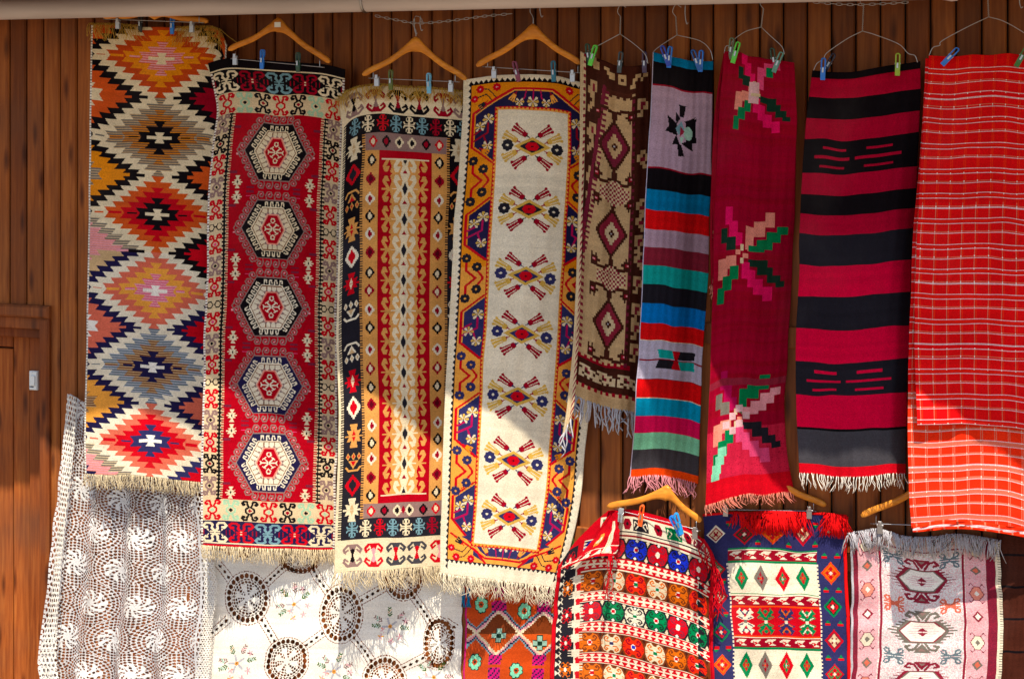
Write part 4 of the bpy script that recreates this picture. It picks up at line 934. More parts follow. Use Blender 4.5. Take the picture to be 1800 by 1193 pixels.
# pipe under the eave
pipe = empty('drain_pipe', V(840, 10, .30), 'long weathered grey pipe running across the top of the wall', 'pipe')
RP = .044
a = V(-260, 41, .30) + Vector((0, 0, RP)); b = V(1672, -1, .30) + Vector((0, 0, RP))
pp = [a.lerp(b, k / 60) for k in range(61)]
rng = random.Random(2)
m = MB(); m.tube(pp, RP, 24); m.obj('tube', M_PIPE, pipe, True)
u = (b - a).normalized(); c = a.lerp(b, (V(642, 20, .3).x - a.x) / (b.x - a.x))
m = MB(); m.tube([c - u * .006, c - u * .004, c + u * .004, c + u * .006], [RP + .002, RP + .0055, RP + .0055, RP + .002], 24); m.obj('pipe_clamp', M_METAL, pipe, True)
m = MB(); m.tube([b - u * .03, b, b + u * .02, b + u * .035, b + u * .03 + Vector((0, 0, -.0))], [RP + .001, RP + .008, RP + .006, RP * .7, RP * .3], 20); m.obj('end_cap', M_PIPE, pipe, True)
# ------------------------------------------------------------------ cloth surfaces
def resample(P, n):
    P = np.asarray(P, float); L = np.r_[0, np.cumsum(np.hypot(*np.diff(P, axis=0).T))]; t = np.linspace(0, L[-1], n)
    # smooth by monotone-ish interpolation on a dense spline
    Q = np.array([tuple(v) for v in spline([(p[0], p[1], 0) for p in P], 12)])[:, :2] if len(P) > 2 else P
    L = np.r_[0, np.cumsum(np.hypot(*np.diff(Q, axis=0).T))]; t = np.linspace(0, L[-1], n)
    return np.stack([np.interp(t, L, Q[:, 0]), np.interp(t, L, Q[:, 1])], -1)
def smooth_noise(ny, nx, k, seed, amp):
    rng = np.random.RandomState(seed); a = rng.randn(max(2, int(k[0])) + 2, max(2, int(k[1])) + 2)
    yy = np.linspace(0, a.shape[0] - 1.001, ny); xx = np.linspace(0, a.shape[1] - 1.001, nx)
    j = yy.astype(int); i = xx.astype(int); fy = (yy - j)[:, None]; fx = (xx - i)[None, :]; fy = fy * fy * (3 - 2 * fy); fx = fx * fx * (3 - 2 * fx)
    return amp * (a[j][:, i] * (1 - fy) * (1 - fx) + a[j + 1][:, i] * fy * (1 - fx) + a[j][:, i + 1] * (1 - fy) * fx + a[j + 1][:, i + 1] * fy * fx)
class Surf: pass
def surface(nx, ny, L, R, T, B, dtop, dbot, folds=(), seed=1, wob=.004, mid=.5, shift=None, back_in=0.0):
    l, r = resample(L, ny + 1), resample(R, ny + 1); t = resample(T or [L[0], R[0]], nx + 1); b = resample(B or [L[-1], R[-1]], nx + 1)
    s = np.linspace(0, 1, nx + 1)[None, :, None]; v = np.linspace(0, 1, ny + 1)[:, None, None]
    px = l[:, None] * (1 - s) + r[:, None] * s + t[None] * (1 - v) + b[None] * v - ((l[0] * (1 - s) + r[0] * s) * (1 - v) + (l[-1] * (1 - s) + r[-1] * s) * v)
    s, v = s[..., 0], v[..., 0]
    sf = np.linspace(-.3, 1.3, 641); ker = np.hanning(97); ker /= ker.sum()
    def f(tab):
        xs, ys_ = zip(*tab); a = np.interp(sf, xs, ys_); lo_, hi_ = sf < 0, sf > 1
        a[lo_] = ys_[0] - (0 - sf[lo_]) * (ys_[1] - ys_[0]) / (xs[1] - xs[0]); a[hi_] = ys_[-1] + (sf[hi_] - 1) * (ys_[-1] - ys_[-2]) / (xs[-1] - xs[-2])
        return np.interp(s, sf, np.convolve(np.pad(a, 48, 'edge'), ker, 'valid'))
    k = np.clip(v / mid, 0, 1); k = k * k * (3 - 2 * k)
    d = f(dtop) * (1 - k) + f(dbot) * k + smooth_noise(ny + 1, nx + 1, (7, 3), seed, wob)
    for amp, n, ph, p in folds: d = d + amp * np.sin(2 * PI * (n * s + ph + .12 * v)) * v ** p
    bk = np.clip((v - .78) / .22, 0, 1); d = d * (1 - back_in * bk * bk * (3 - 2 * bk))
    d = d + .005 * np.sin(2 * PI * (2.6 * s + .37 * seed)) * np.exp(-v * 7) + .0012 * np.sin(2 * PI * (9 * s + 1.7 * v + seed))
    q = np.minimum(1, nx / 60.0); px = px + np.stack([smooth_noise(ny + 1, nx + 1, (13, 4), seed + 70, .8 * q), smooth_noise(ny + 1, nx + 1, (10, 5), seed + 90, 1.1 * q)], -1)
    if shift is not None: px = px + shift(s, v)
    S = Surf(); S.px = px; S.d = d; S.P = P3(px[..., 0], px[..., 1], d); S.nx = nx; S.ny = ny; return S
def weave(name, loom, S, mat, parent=None, thick=.006, label=None, cat=None, group=None, back='sand'):
    ny, nx = S.ny, S.nx; n1 = (ny + 1) * (nx + 1); P = S.P.reshape(-1, 3)
    idx = np.arange(n1).reshape(ny + 1, nx + 1)
    q = np.stack([idx[1:, :-1], idx[1:, 1:], idx[:-1, 1:], idx[:-1, :-1]], -1).reshape(-1, 4); col = loom.a.reshape(-1)
    keep = col >= 0; q = q[keep]; col = col[keep]
    if thick:
        # rim and a coarse back sheet
        bi = list(idx[0, :]) + list(idx[1:, -1]) + list(idx[-1, -2::-1]) + list(idx[-2:0:-1, 0]); bi = np.array(bi); nb = len(bi)
        off = np.array([0, thick, 0]); Pb = P[bi] + off; a0 = n1
        rim = np.stack([bi, np.roll(bi, -1), a0 + (np.arange(nb) + 1) % nb, a0 + np.arange(nb)], -1)
        A = loom.a; rc = np.r_[A[0, :], A[:, -1], A[-1, ::-1], A[::-1, 0]][:nb]; rc = np.where(rc < 0, YI[back], rc)
        js = np.unique(np.r_[np.arange(0, ny, 8), ny]); is_ = np.unique(np.r_[np.arange(0, nx, 4), nx]); Pk = S.P[js][:, is_].reshape(-1, 3) + off; k0 = n1 + nb
        kk = np.arange(len(js) * len(is_)).reshape(len(js), len(is_)) + k0
        bq = np.stack([kk[:-1, :-1], kk[:-1, 1:], kk[1:, 1:], kk[1:, :-1]], -1).reshape(-1, 4)
        P = np.vstack([P, Pb, Pk]); q = np.vstack([q, rim, bq]); col = np.r_[col, rc, np.full(len(bq), YI[back])]
    c0 = S.P[0].mean(0) if parent is None else np.array(parent.matrix_basis.translation)
    me = bpy.data.meshes.new(name); me.vertices.add(len(P)); me.vertices.foreach_set('co', (P - c0).astype(np.float32).ravel())
    me.loops.add(len(q) * 4); me.loops.foreach_set('vertex_index', q.astype(np.int32).ravel())
    me.polygons.add(len(q)); me.polygons.foreach_set('loop_start', np.arange(0, len(q) * 4, 4, dtype=np.int32)); me.polygons.foreach_set('loop_total', np.full(len(q), 4, np.int32))
    me.update(calc_edges=True); at = me.attributes.new('yarn', 'FLOAT_COLOR', 'FACE')
    rg = np.random.RandomState(len(q) % 9973); jit = 1 + .07 * rg.randn(len(col)) 
    rowv = 1 + .05 * np.convolve(rg.randn(ny + 8), np.ones(5) / 5, 'same')[:ny] * 1.6; cell_row = np.repeat(np.arange(ny), nx)[keep]; jit[:len(cell_row)] *= rowv[cell_row]
    at.data.foreach_set('color', np.c_[np.clip(PAL[col] * np.clip(jit, .7, 1.3)[:, None], 0, .95), np.ones(len(col))].astype(np.float32).ravel())
    me.materials.append(mat); me.shade_smooth(); o = bpy.data.objects.new(name, me); sc.collection.objects.link(o)
    if parent is None: o.location = c0
    else: o.parent = parent
    tag(o, label, cat, group); return o
def root_for(name, S, label, cat, group=None): return empty(name, Vector(S.P[0].mean(0).tolist()), label, cat, group)
def fringe(parent, S, color, ln, n, r=.0011, edge='bottom', spread=1.0, curl=.35, seed=1, s0=0, s1=1, name='fringe', flop=.03, clump=3, var=.25, knots=False):
    rng = random.Random(seed); m = MB(); row = -1 if edge == 'bottom' else 0
    ppm = 420.0
    for k in range(n):
        s = s0 + (s1 - s0) * (k + .5 + rng.uniform(-.4, .4)) / n; i = min(S.nx, max(0, int(s * S.nx)))
        p = Vector(S.P[row, i].tolist()); L = ln / ppm * (1 + rng.uniform(-var, var * .6))
        g_ = math.sin(k * .37 + seed) * .35 + math.sin(k * .11 + seed * 2) * .5
        sx = (g_ + rng.gauss(0, .55)) * curl * L * spread; sy = rng.uniform(-.25, .1) * L
        if edge == 'bottom':
            pts = [p + Vector((0, .002, .004)), p + Vector((sx * .15, -.002 + sy * .2, -L * .3)), p + Vector((sx * .55, sy * .6, -L * .68)), p + Vector((sx * rng.uniform(.7, 1.3), sy, -L))]
        else:
            pts = [p + Vector((0, .003, -.004)), p + Vector((sx * .1, -flop * .5, .008)), p + Vector((sx * .4, -flop, -L * .3)), p + Vector((sx, -flop * rng.uniform(.7, 1.1), -L))]
        w1 = Vector((rng.gauss(0, .07) * L, 0, 0)); pts[1] = pts[1] + w1; pts[2] = pts[2] - w1
        m.tube(spline(pts, 2), [r * q for q in (1, 1.15, 1.1, 1.05, 1, .9, .55)], 4 if knots else 3)
    o = m.obj(name, thread(color), parent, True); tag(o, kind='stuff'); return o
def edge_cord(parent, S, color, side, r=.0035, name='edge_binding', y0=0, y1=1):
    j0, j1 = int(S.ny * y0), int(S.ny * y1)
    a = S.P[j0:j1 + 1, 0 if side == 'l' else -1] if side in 'lr' else S.P[0 if side == 't' else -1]
    st = max(1, len(a) // 60); m = MB(); m.tube([Vector(p.tolist()) for p in a[::st]], r, 6); return m.obj(name, thread(color), parent, True)
def runner(name, loom, label, mat=M_YARN, cat='rug', group='runner rugs hung in the upper row', **kw):
    fr = kw.pop('fr', []); cords = kw.pop('cords', []); th = kw.pop('thick', .006)
    S = surface(loom.nx, loom.ny, **kw); t = root_for(name, S, label, cat, group); weave('woven_cloth', loom, S, mat, t, th)
    for a in fr: fringe(t, S, **a)
    for a in cords: edge_cord(t, S, **a)
    return t, S
UP = [(0, .20), (1, .15)]
r1, S1 = runner('diamond_kilim', pat_diamond(), 'leftmost hanging kilim with big serrated diamonds in orange, navy, red and cream',
    L=[(160, 42), (158, 150), (156, 330), (152, 560), (147, 832)], R=[(398, 78), (396, 150), (392, 330), (386, 560), (379, 852)], T=[(160, 42), (200, 43), (300, 48), (378, 50), (398, 78)], B=[(147, 832), (260, 838), (379, 852)],
    dtop=[(0, .17), (1, .14)], dbot=[(0, .13), (.35, .15), (1, .08)], seed=3,
    fr=[dict(color='cream', ln=26, n=190, seed=2, r=.0013), dict(color='straw', ln=26, n=70, edge='top', s0=0, s1=.33, seed=4, curl=.9), dict(color='straw', ln=30, n=70, edge='top', s0=.62, s1=.96, seed=5, curl=.9)])
r2, S2 = runner('medallion_kilim', pat_medallion(), 'red kilim with a column of five hexagonal medallions and a cream border',
    L=[(366, 112), (376, 160), (381, 200), (372, 270), (366, 340), (362, 500), (357, 700), (352, 958)], R=[(607, 122), (603, 200), (597, 340), (594, 500), (592, 700), (589, 966)], T=[(366, 112), (400, 104), (470, 106), (560, 112), (607, 122)], B=[(352, 958), (470, 962), (589, 966)],
    dtop=[(0, .21), (1, .15)], dbot=[(0, .225), (.25, .20), (.6, .14), (1, .062)], seed=5, folds=[(.006, 1.2, .1, .5)],
    fr=[dict(color='cream', ln=25, n=230, seed=7, r=.0013, curl=.2)])
r3, S3 = runner('hooked_column_kilim', pat_column(), 'cream edged kilim with tan and cream hooks down its red centre column',
    L=[(599, 178), (601, 220), (598, 300), (595, 430), (592, 600), (596, 760), (590, 900), (588, 1006)], R=[(836, 172), (836, 300), (832, 430), (830, 600), (828, 760), (828, 900), (826, 990)], T=[(599, 178), (618, 158), (650, 150), (730, 154), (836, 164)], B=[(588, 1006), (680, 1002), (770, 994), (826, 988)],
    dtop=[(0, .21), (1, .14)], dbot=[(0, .262), (.3, .22), (.65, .13), (1, .07)], seed=9, folds=[(.006, 1.5, .3, .4)],
    fr=[dict(color='cream', ln=30, n=200, seed=9, r=.0013, curl=.5), dict(color='straw', ln=22, n=190, edge='top', seed=11, curl=1.0, flop=.02)])
r4, S4 = runner('tulip_kilim', pat_tulips(), 'cream centred kilim with seven tulip medallions and a yellow and navy border',
    L=[(814, 142), (812, 200), (806, 300), (797, 420), (788, 600), (781, 720), (776, 900), (773, 1008)], R=[(1062, 140), (1060, 300), (1050, 500), (1036, 700), (1026, 800), (1018, 880), (1004, 950), (982, 1028)], T=[(814, 142), (880, 132), (950, 132), (1010, 140), (1062, 150)], B=[(773, 1008), (860, 1018), (930, 1026), (982, 1034)],
    dtop=[(0, .21), (1, .13)], dbot=[(0, .235), (.4, .19), (.8, .10), (1, .062)], seed=13, folds=[(.005, 1.3, .6, .5)],
    fr=[dict(color='ecru', ln=30, n=220, seed=13, r=.0014, curl=.6)])
r5, S5 = runner('folk_kilim', pat_folk(), 'narrow brown and beige kilim with stepped diamonds and white knotted fringe',
    L=[(1022, 92), (1021, 200), (1016, 400), (1008, 590), (1000, 690)], R=[(1142, 112), (1140, 300), (1132, 500), (1122, 728)], T=[(1022, 92), (1060, 108), (1100, 118), (1142, 112)], B=[(1000, 690), (1050, 712), (1122, 728)],
    dtop=[(0, .24), (1, .15)], dbot=[(0, .225), (.25, .155), (1, .09)], seed=17, folds=[(.014, 2.1, .55, .2)],
    fr=[dict(color='silver', ln=38, n=34, seed=15, r=.0034, curl=.18, name='knotted_fringe', knots=True)])
# beige turned-back edge of the folk kilim
lo = Loom(16, 660, 'sand'); lo.dent(10, 16, 0, 660, 12, 'wine', duty=.45)
Sx = surface(lo.nx, lo.ny, L=[(1020, 90), (1018, 300), (1010, 560), (998, 700), (988, 768)], R=[(1030, 96), (1026, 300), (1018, 560), (1010, 700), (1004, 735)], T=None, B=None, dtop=[(0, .235), (1, .25)], dbot=[(0, .235), (1, .24)], seed=2, wob=.002)
weave('turned_edge', lo, Sx, M_YARN, r5, .004); fringe(r5, Sx, 'silver', 34, 5, r=.003, knots=True, name='edge_fringe', seed=5)
r6, S6 = runner('striped_blanket_runner', pat_stripes(), 'narrow striped runner in turquoise, black, red and blue with pink fringe',
    L=[(1148, 93), (1143, 200), (1136, 330), (1130, 480), (1122, 620), (1115, 740), (1107, 838)], R=[(1254, 108), (1252, 200), (1248, 346), (1243, 480), (1237, 600), (1231, 740), (1226, 846)], T=[(1148, 93), (1180, 98), (1215, 108), (1254, 108)], B=[(1107, 838), (1150, 836), (1190, 840), (1226, 850)],
    dtop=[(0, .22), (1, .16)], dbot=[(0, .31), (.3, .25), (.75, .10), (1, .075)], back_in=.5, seed=21, folds=[(.008, 1.6, .2, .3)],
    fr=[dict(color='pink', ln=24, n=62, seed=21, r=.0022, curl=.5)])
r7, S7 = runner('crimson_flower_rug', pat_flowers(), 'crimson rug with three stepped pink and green crosses hanging crooked',
    L=[(1274, 90), (1264, 200), (1259, 330), (1256, 420), (1252, 540), (1246, 700), (1240, 890)], R=[(1396, 108), (1400, 200), (1396, 400), (1386, 600), (1380, 700), (1383, 790), (1396, 862)], T=[(1274, 90), (1300, 92), (1340, 104), (1396, 108)], B=[(1240, 890), (1290, 872), (1340, 870), (1396, 862)],
    dtop=[(0, .22), (1, .17)], dbot=[(0, .345), (.25, .28), (.7, .12), (1, .05)], seed=25, folds=[(.010, 1.4, .5, .3)],
    fr=[dict(color='salmon', ln=14, n=80, seed=25, r=.0016, curl=.9)])
lo = Loom(18, 430, 'crimson')
Sx = surface(lo.nx, lo.ny, L=[(1272, 92), (1256, 200), (1250, 330), (1248, 420), (1250, 500)], R=[(1282, 96), (1268, 200), (1262, 330), (1260, 420), (1256, 510)], T=None, B=None, dtop=[(0, .19), (1, .20)], dbot=[(0, .25), (1, .27)], seed=2, wob=.002)
weave('turned_edge', lo, Sx, M_YARN, r7, .004); fringe(r7, Sx, 'salmon', 14, 6, r=.0016, name='edge_fringe', seed=5)
r8, S8 = runner('red_black_striped_rug', pat_redblack(), 'red and black banded rug with short white fringe under a wire hanger',
    L=[(1428, 124), (1418, 200), (1409, 330), (1405, 450), (1400, 560), (1399, 650), (1403, 760), (1407, 832)], R=[(1618, 108), (1617, 200), (1610, 330), (1603, 450), (1598, 560), (1594, 700), (1591, 832)], T=[(1428, 124), (1500, 126), (1560, 116), (1618, 108)], B=[(1407, 832), (1500, 838), (1591, 832)],
    dtop=[(0, .17), (.5, .19), (1, .16)], dbot=[(0, .150), (.5, .17), (.9, .17), (1, .12)], seed=29, folds=[(.007, 1.5, .1, .4)],
    fr=[dict(color='white', ln=21, n=60, seed=29, r=.0017, curl=.35)])
g9 = empty('red_checked_cloth', V(1720, 100, .2), 'folded bright red checked cotton cloth at the right edge', 'cloth')
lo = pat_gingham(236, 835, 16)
lo.rect(0, 590, 236, 835, 'vermil'); l2 = pat_gingham(236, 835, 16, True); jj = int(590 / 835 * lo.ny); lo.a[jj:] = l2.a[jj:]  # lower part takes yarn colours with the sunlight painted in
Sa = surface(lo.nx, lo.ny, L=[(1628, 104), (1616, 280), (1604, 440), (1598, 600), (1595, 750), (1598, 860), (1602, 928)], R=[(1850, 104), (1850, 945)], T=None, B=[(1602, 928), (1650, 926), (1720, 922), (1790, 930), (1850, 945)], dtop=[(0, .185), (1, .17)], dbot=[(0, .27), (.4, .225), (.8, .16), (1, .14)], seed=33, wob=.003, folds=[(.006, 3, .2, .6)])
weave('back_layer', lo, Sa, M_THIN, g9, .003, back='vermil')
lo = pat_gingham(222, 654, 22)
Sb = surface(lo.nx, lo.ny, L=[(1633, 97), (1626, 180), (1616, 330), (1611, 450), (1608, 600), (1612, 746)], R=[(1850, 96), (1850, 756)], T=[(1633, 97), (1680, 100), (1750, 94), (1800, 98), (1850, 96)], B=[(1612, 746), (1700, 746), (1780, 751), (1850, 756)], dtop=[(0, .20), (1, .185)], dbot=[(0, .30), (.4, .25), (.8, .185), (1, .16)], seed=34, wob=.003, folds=[(.006, 4, .1, .5)])
weave('front_layer', lo, Sb, M_THIN, g9, .003, back='vermil')
lo = Loom(230, 12, 'vermil'); 
for x in np.arange(6, 230, 22.3): lo.rect(x, 0, x + 3, 12, 'coral')
lo.rect(0, 5, 230, 8, 'blush')
Sc = surface(lo.nx, lo.ny, L=[(1604, 922), (1604, 936)], R=[(1850, 934), (1850, 952)], T=[(1604, 922), (1690, 914), (1850, 934)], B=[(1604, 936), (1700, 930), (1850, 952)], dtop=[(0, .275), (.4, .235), (.8, .17), (1, .15)], dbot=[(0, .275), (.4, .235), (.8, .17), (1, .15)], wob=.001)
weave('hem', lo, Sc, M_THIN, g9, .003, back='vermil')
# ---- lower row
GL = 'textiles hung in the lower row'
r13, S13 = runner('orange_carpet', pat_orange(), 'small orange knotted carpet with pale green crosses under the tulip kilim fringe', group=GL,
    L=[(814, 1030), (818, 1100), (812, 1205)], R=[(985, 1030), (978, 1100), (972, 1205)], T=None, B=None, dtop=[(0, .045), (1, .05)], dbot=[(0, .05), (1, .05)], wob=.003, thick=.008)
for x in (815, 824):
    m = MB(); rng = random.Random(x)
    for k in range(9): 
        q = V(x + rng.uniform(-2, 2), 1032, .062 + rng.uniform(-.004, .004)); m.tube(spline([q, q + Vector((rng.uniform(-.006, .006), 0, -.035)), q + Vector((rng.uniform(-.01, .01), 0, -.078))], 3), .0016, 4)
    m.obj('tassel', thread('petrol'), r13, True)
r10, S10 = runner('flower_band_kilim', pat_bright(), 'bright red kilim with bands of orange, green and red hooked flowers, corner folded over', group=GL,
    L=[(1002, 932), (985, 985), (976, 1060), (968, 1195)], R=[(1236, 948), (1254, 985), (1250, 1060), (1254, 1250)], T=[(1002, 932), (1030, 905), (1085, 894), (1150, 905), (1205, 924), (1236, 948)], B=[(968, 1195), (1060, 1200), (1150, 1222), (1254, 1254)],
    dtop=[(0, .11), (.5, .15), (1, .10)], dbot=[(0, .09), (.5, .12), (1, .055)], wob=.004, seed=41, folds=[(.012, 1.1, .2, .6)], thick=0, cords=[dict(color='red', side='l', r=.006, y0=.24), dict(color='red', side='r', r=.006)])
lo = Loom(110, 130, 'red'); lo.poly([(0, 130), (0, 95), (110, 95), (110, 130)], 'ecru'); 
for x in range(4, 110, 22): lo.poly([(x, 98), (x + 11, 124), (x + 22, 98)], 'red'); lo.line([(x + 4, 110), (x + 14, 116), (x + 18, 104)], 3, 'crimson')
lo.rect(0, 122, 110, 130, 'red'); lo.poly(hexa(44, 66, 15, 14, 7), 'amber'); lo.poly(hexa(44, 66, 9, 8, 4), 'ecru'); lo.ell(44, 66, 2.4, 3, 'cocoa'); lo.rect(78, 26, 92, 118, 'ecru'); lo.rect(82, 26, 84, 118, 'straw')
Sf = surface(lo.nx, lo.ny, L=[(1070, 899), (1052, 930), (1026, 968), (976, 1004)], R=[(1085, 898), (1088, 930), (1086, 960), (1080, 974)], T=None, B=[(976, 1004), (1020, 986), (1050, 978), (1080, 976)], dtop=[(0, .145), (1, .175)], dbot=[(0, .135), (1, .185)], wob=.002)
weave('folded_corner', lo, Sf, M_YARN, r10, .006, back='red'); fringe(r10, Sf, 'red', 60, 7, s0=.9, s1=1, r=.0018, curl=.15, name='loose_threads', seed=8)
m = MB(); rng = random.Random(4)
for k in range(46):
    t_ = k / 45; x_ = 1238 + 26 * math.sin(t_ * 2.2); y_ = 950 + t_ * 105; q = V(x_ + rng.uniform(-3, 3), y_, .115); m.tube(spline([q, q + Vector((rng.uniform(-.02, .02), -.012, -.03)), q + Vector((rng.uniform(-.02, .03), -.004, -.075))], 2), .0022, 4)
tag(m.obj('side_tassels', thread('red'), r10, True), kind='stuff')
r11, S11 = runner('navy_diamond_kilim', pat_navyred(), 'navy bordered kilim with rows of green and red lozenges and a red wool edge', group=GL,
    L=[(1236, 906), (1240, 1000), (1248, 1100), (1252, 1210)], R=[(1487, 906), (1486, 1000), (1491, 1100), (1492, 1210)], T=[(1236, 906), (1300, 900), (1400, 902), (1487, 906)], B=[(1252, 1210), (1492, 1214)],
    dtop=[(0, .05), (.5, .07), (1, .06)], dbot=[(0, .045), (.5, .07), (1, .06)], wob=.004, seed=43, folds=[(.008, 1.4, .2, .5)], cords=[dict(color='scarlet', side='r', r=.007), dict(color='scarlet', side='t', r=.005)],
    fr=[dict(color='scarlet', ln=20, n=46, edge='top', s0=.22, s1=.36, r=.0018, curl=.5, seed=3), dict(color='scarlet', ln=30, n=230, edge='top', s0=.35, s1=.72, r=.0018, curl=.5, flop=.02, seed=4, name='red_fringe'), dict(color='scarlet', ln=30, n=90, edge='top', s0=.86, s1=1, r=.0018, curl=.45, flop=.02, seed=5, name='red_fringe')])
r12, S12 = runner('pale_pink_kilim', pat_pink(), 'pale pink and white kilim with wine red hexagons beneath the checked cloth', group=GL,
    L=[(1493, 938), (1496, 1000), (1496, 1100), (1492, 1210)], R=[(1757, 950), (1760, 1030), (1763, 1100), (1761, 1210)], T=[(1493, 938), (1550, 930), (1620, 946), (1690, 940), (1757, 950)], B=[(1492, 1210), (1761, 1214)],
    dtop=[(0, .075), (.5, .07), (1, .06)], dbot=[(0, .06), (.5, .07), (1, .045)], wob=.004, seed=47, folds=[(.008, 1.2, .4, .5)],
    fr=[dict(color='silver', ln=26, n=240, edge='top', r=.0019, curl=.45, seed=6, flop=.022)])
t14 = empty('crochet_lace_cloth', V(240, 700, .05), 'white crochet lace cloth hanging in folds beneath the diamond kilim', 'lace cloth', GL)
lo = pat_lace()
Sl = surface(lo.nx, lo.ny, L=[(120, 690), (112, 760), (104, 850), (90, 960), (80, 1060), (66, 1165), (76, 1220)], R=[(352, 760), (360, 850), (372, 960), (376, 1060), (366, 1130), (372, 1220)], T=[(120, 690), (150, 706), (220, 740), (352, 760)], B=[(76, 1220), (372, 1220)],
    dtop=[(0, .055), (1, .05)], dbot=[(0, .05), (1, .05)], wob=.004, seed=51, folds=[(.026, 4.2, .15, .3)], shift=lambda s, v: np.stack([9 * np.sin(2 * PI * (4.2 * s + .45 + .12 * v)) * np.minimum(1, v * 3) * np.sin(PI * s), 0 * s * v], -1))
weave('crochet_net', lo, Sl, M_THIN, t14, 0)
lo = Loom(34, 530, 'white'); X_ = lo.X[None, :] + 0 * lo.Y[:, None]; Y_ = lo.Y[:, None] + 0 * X_; gy = Y_ / 9; kk = np.floor(gy); fx = (X_ / 7 + .5 * (kk % 2)) % 1 - .5; lo.a[(fx ** 2 / .13 + (gy - kk - .5) ** 2 / .15) < 1] = HOLE
for L_, R_, nm in (([(118, 692), (110, 800), (98, 950), (84, 1080), (66, 1165), (80, 1215)], [(136, 700), (128, 800), (112, 950), (102, 1080), (100, 1165), (110, 1215)], 'folded_edge'), ([(352, 985), (360, 1040), (352, 1100), (340, 1215)], [(376, 985), (382, 1040), (374, 1100), (366, 1215)], 'folded_edge')):
    Sx = surface(lo.nx, lo.ny, L=L_, R=R_, T=None, B=None, dtop=[(0, .06), (1, .085)], dbot=[(0, .06), (.5, .09), (1, .075)], wob=.003, seed=6, folds=[(.006, 1.3, 0, .1)])
    weave(nm, lo, Sx, M_THIN, t14, 0)
r15, S15 = runner('cutwork_tablecloth', pat_cutwork(), 'white tablecloth with cutwork circles and embroidered flower bouquets', mat=M_THIN, cat='tablecloth', group=GL, thick=0,
    L=[(358, 968), (364, 1080), (350, 1210)], R=[(812, 968), (812, 1080), (810, 1210)], T=None, B=None, dtop=[(0, .03), (1, .03)], dbot=[(0, .035), (.2, .05), (1, .035)], wob=.004, seed=55, folds=[(.009, 3.3, .3, .3)])
lo = Loom(60, 300, 'cocoa'); 
for y in range(0, 300, 60): lo.rect(0, y + 50, 60, y + 54, 'black')
t16, _ = runner('dark_blanket', lo, 'very dark brown blanket in the bottom right corner beside the pink kilim', cat='blanket', group=GL,
    L=[(1752, 925), (1754, 1210)], R=[(1850, 925), (1850, 1210)], T=None, B=None, dtop=[(0, .03), (1, .05)], dbot=[(0, .03), (1, .05)], seed=8)
lo = Loom(30, 100, 'moss'); lo.a[:] = YI['moss']
t17, _ = runner('green_cloth', lo, 'strip of pale green cloth showing between the tulip kilim and the flower band kilim', cat='cloth', group=GL,
    L=[(994, 925), (986, 1000), (975, 1040)], R=[(1006, 932), (1012, 985), (1010, 1040)], T=None, B=None, dtop=[(0, .05), (1, .05)], dbot=[(0, .055), (1, .055)], seed=8)
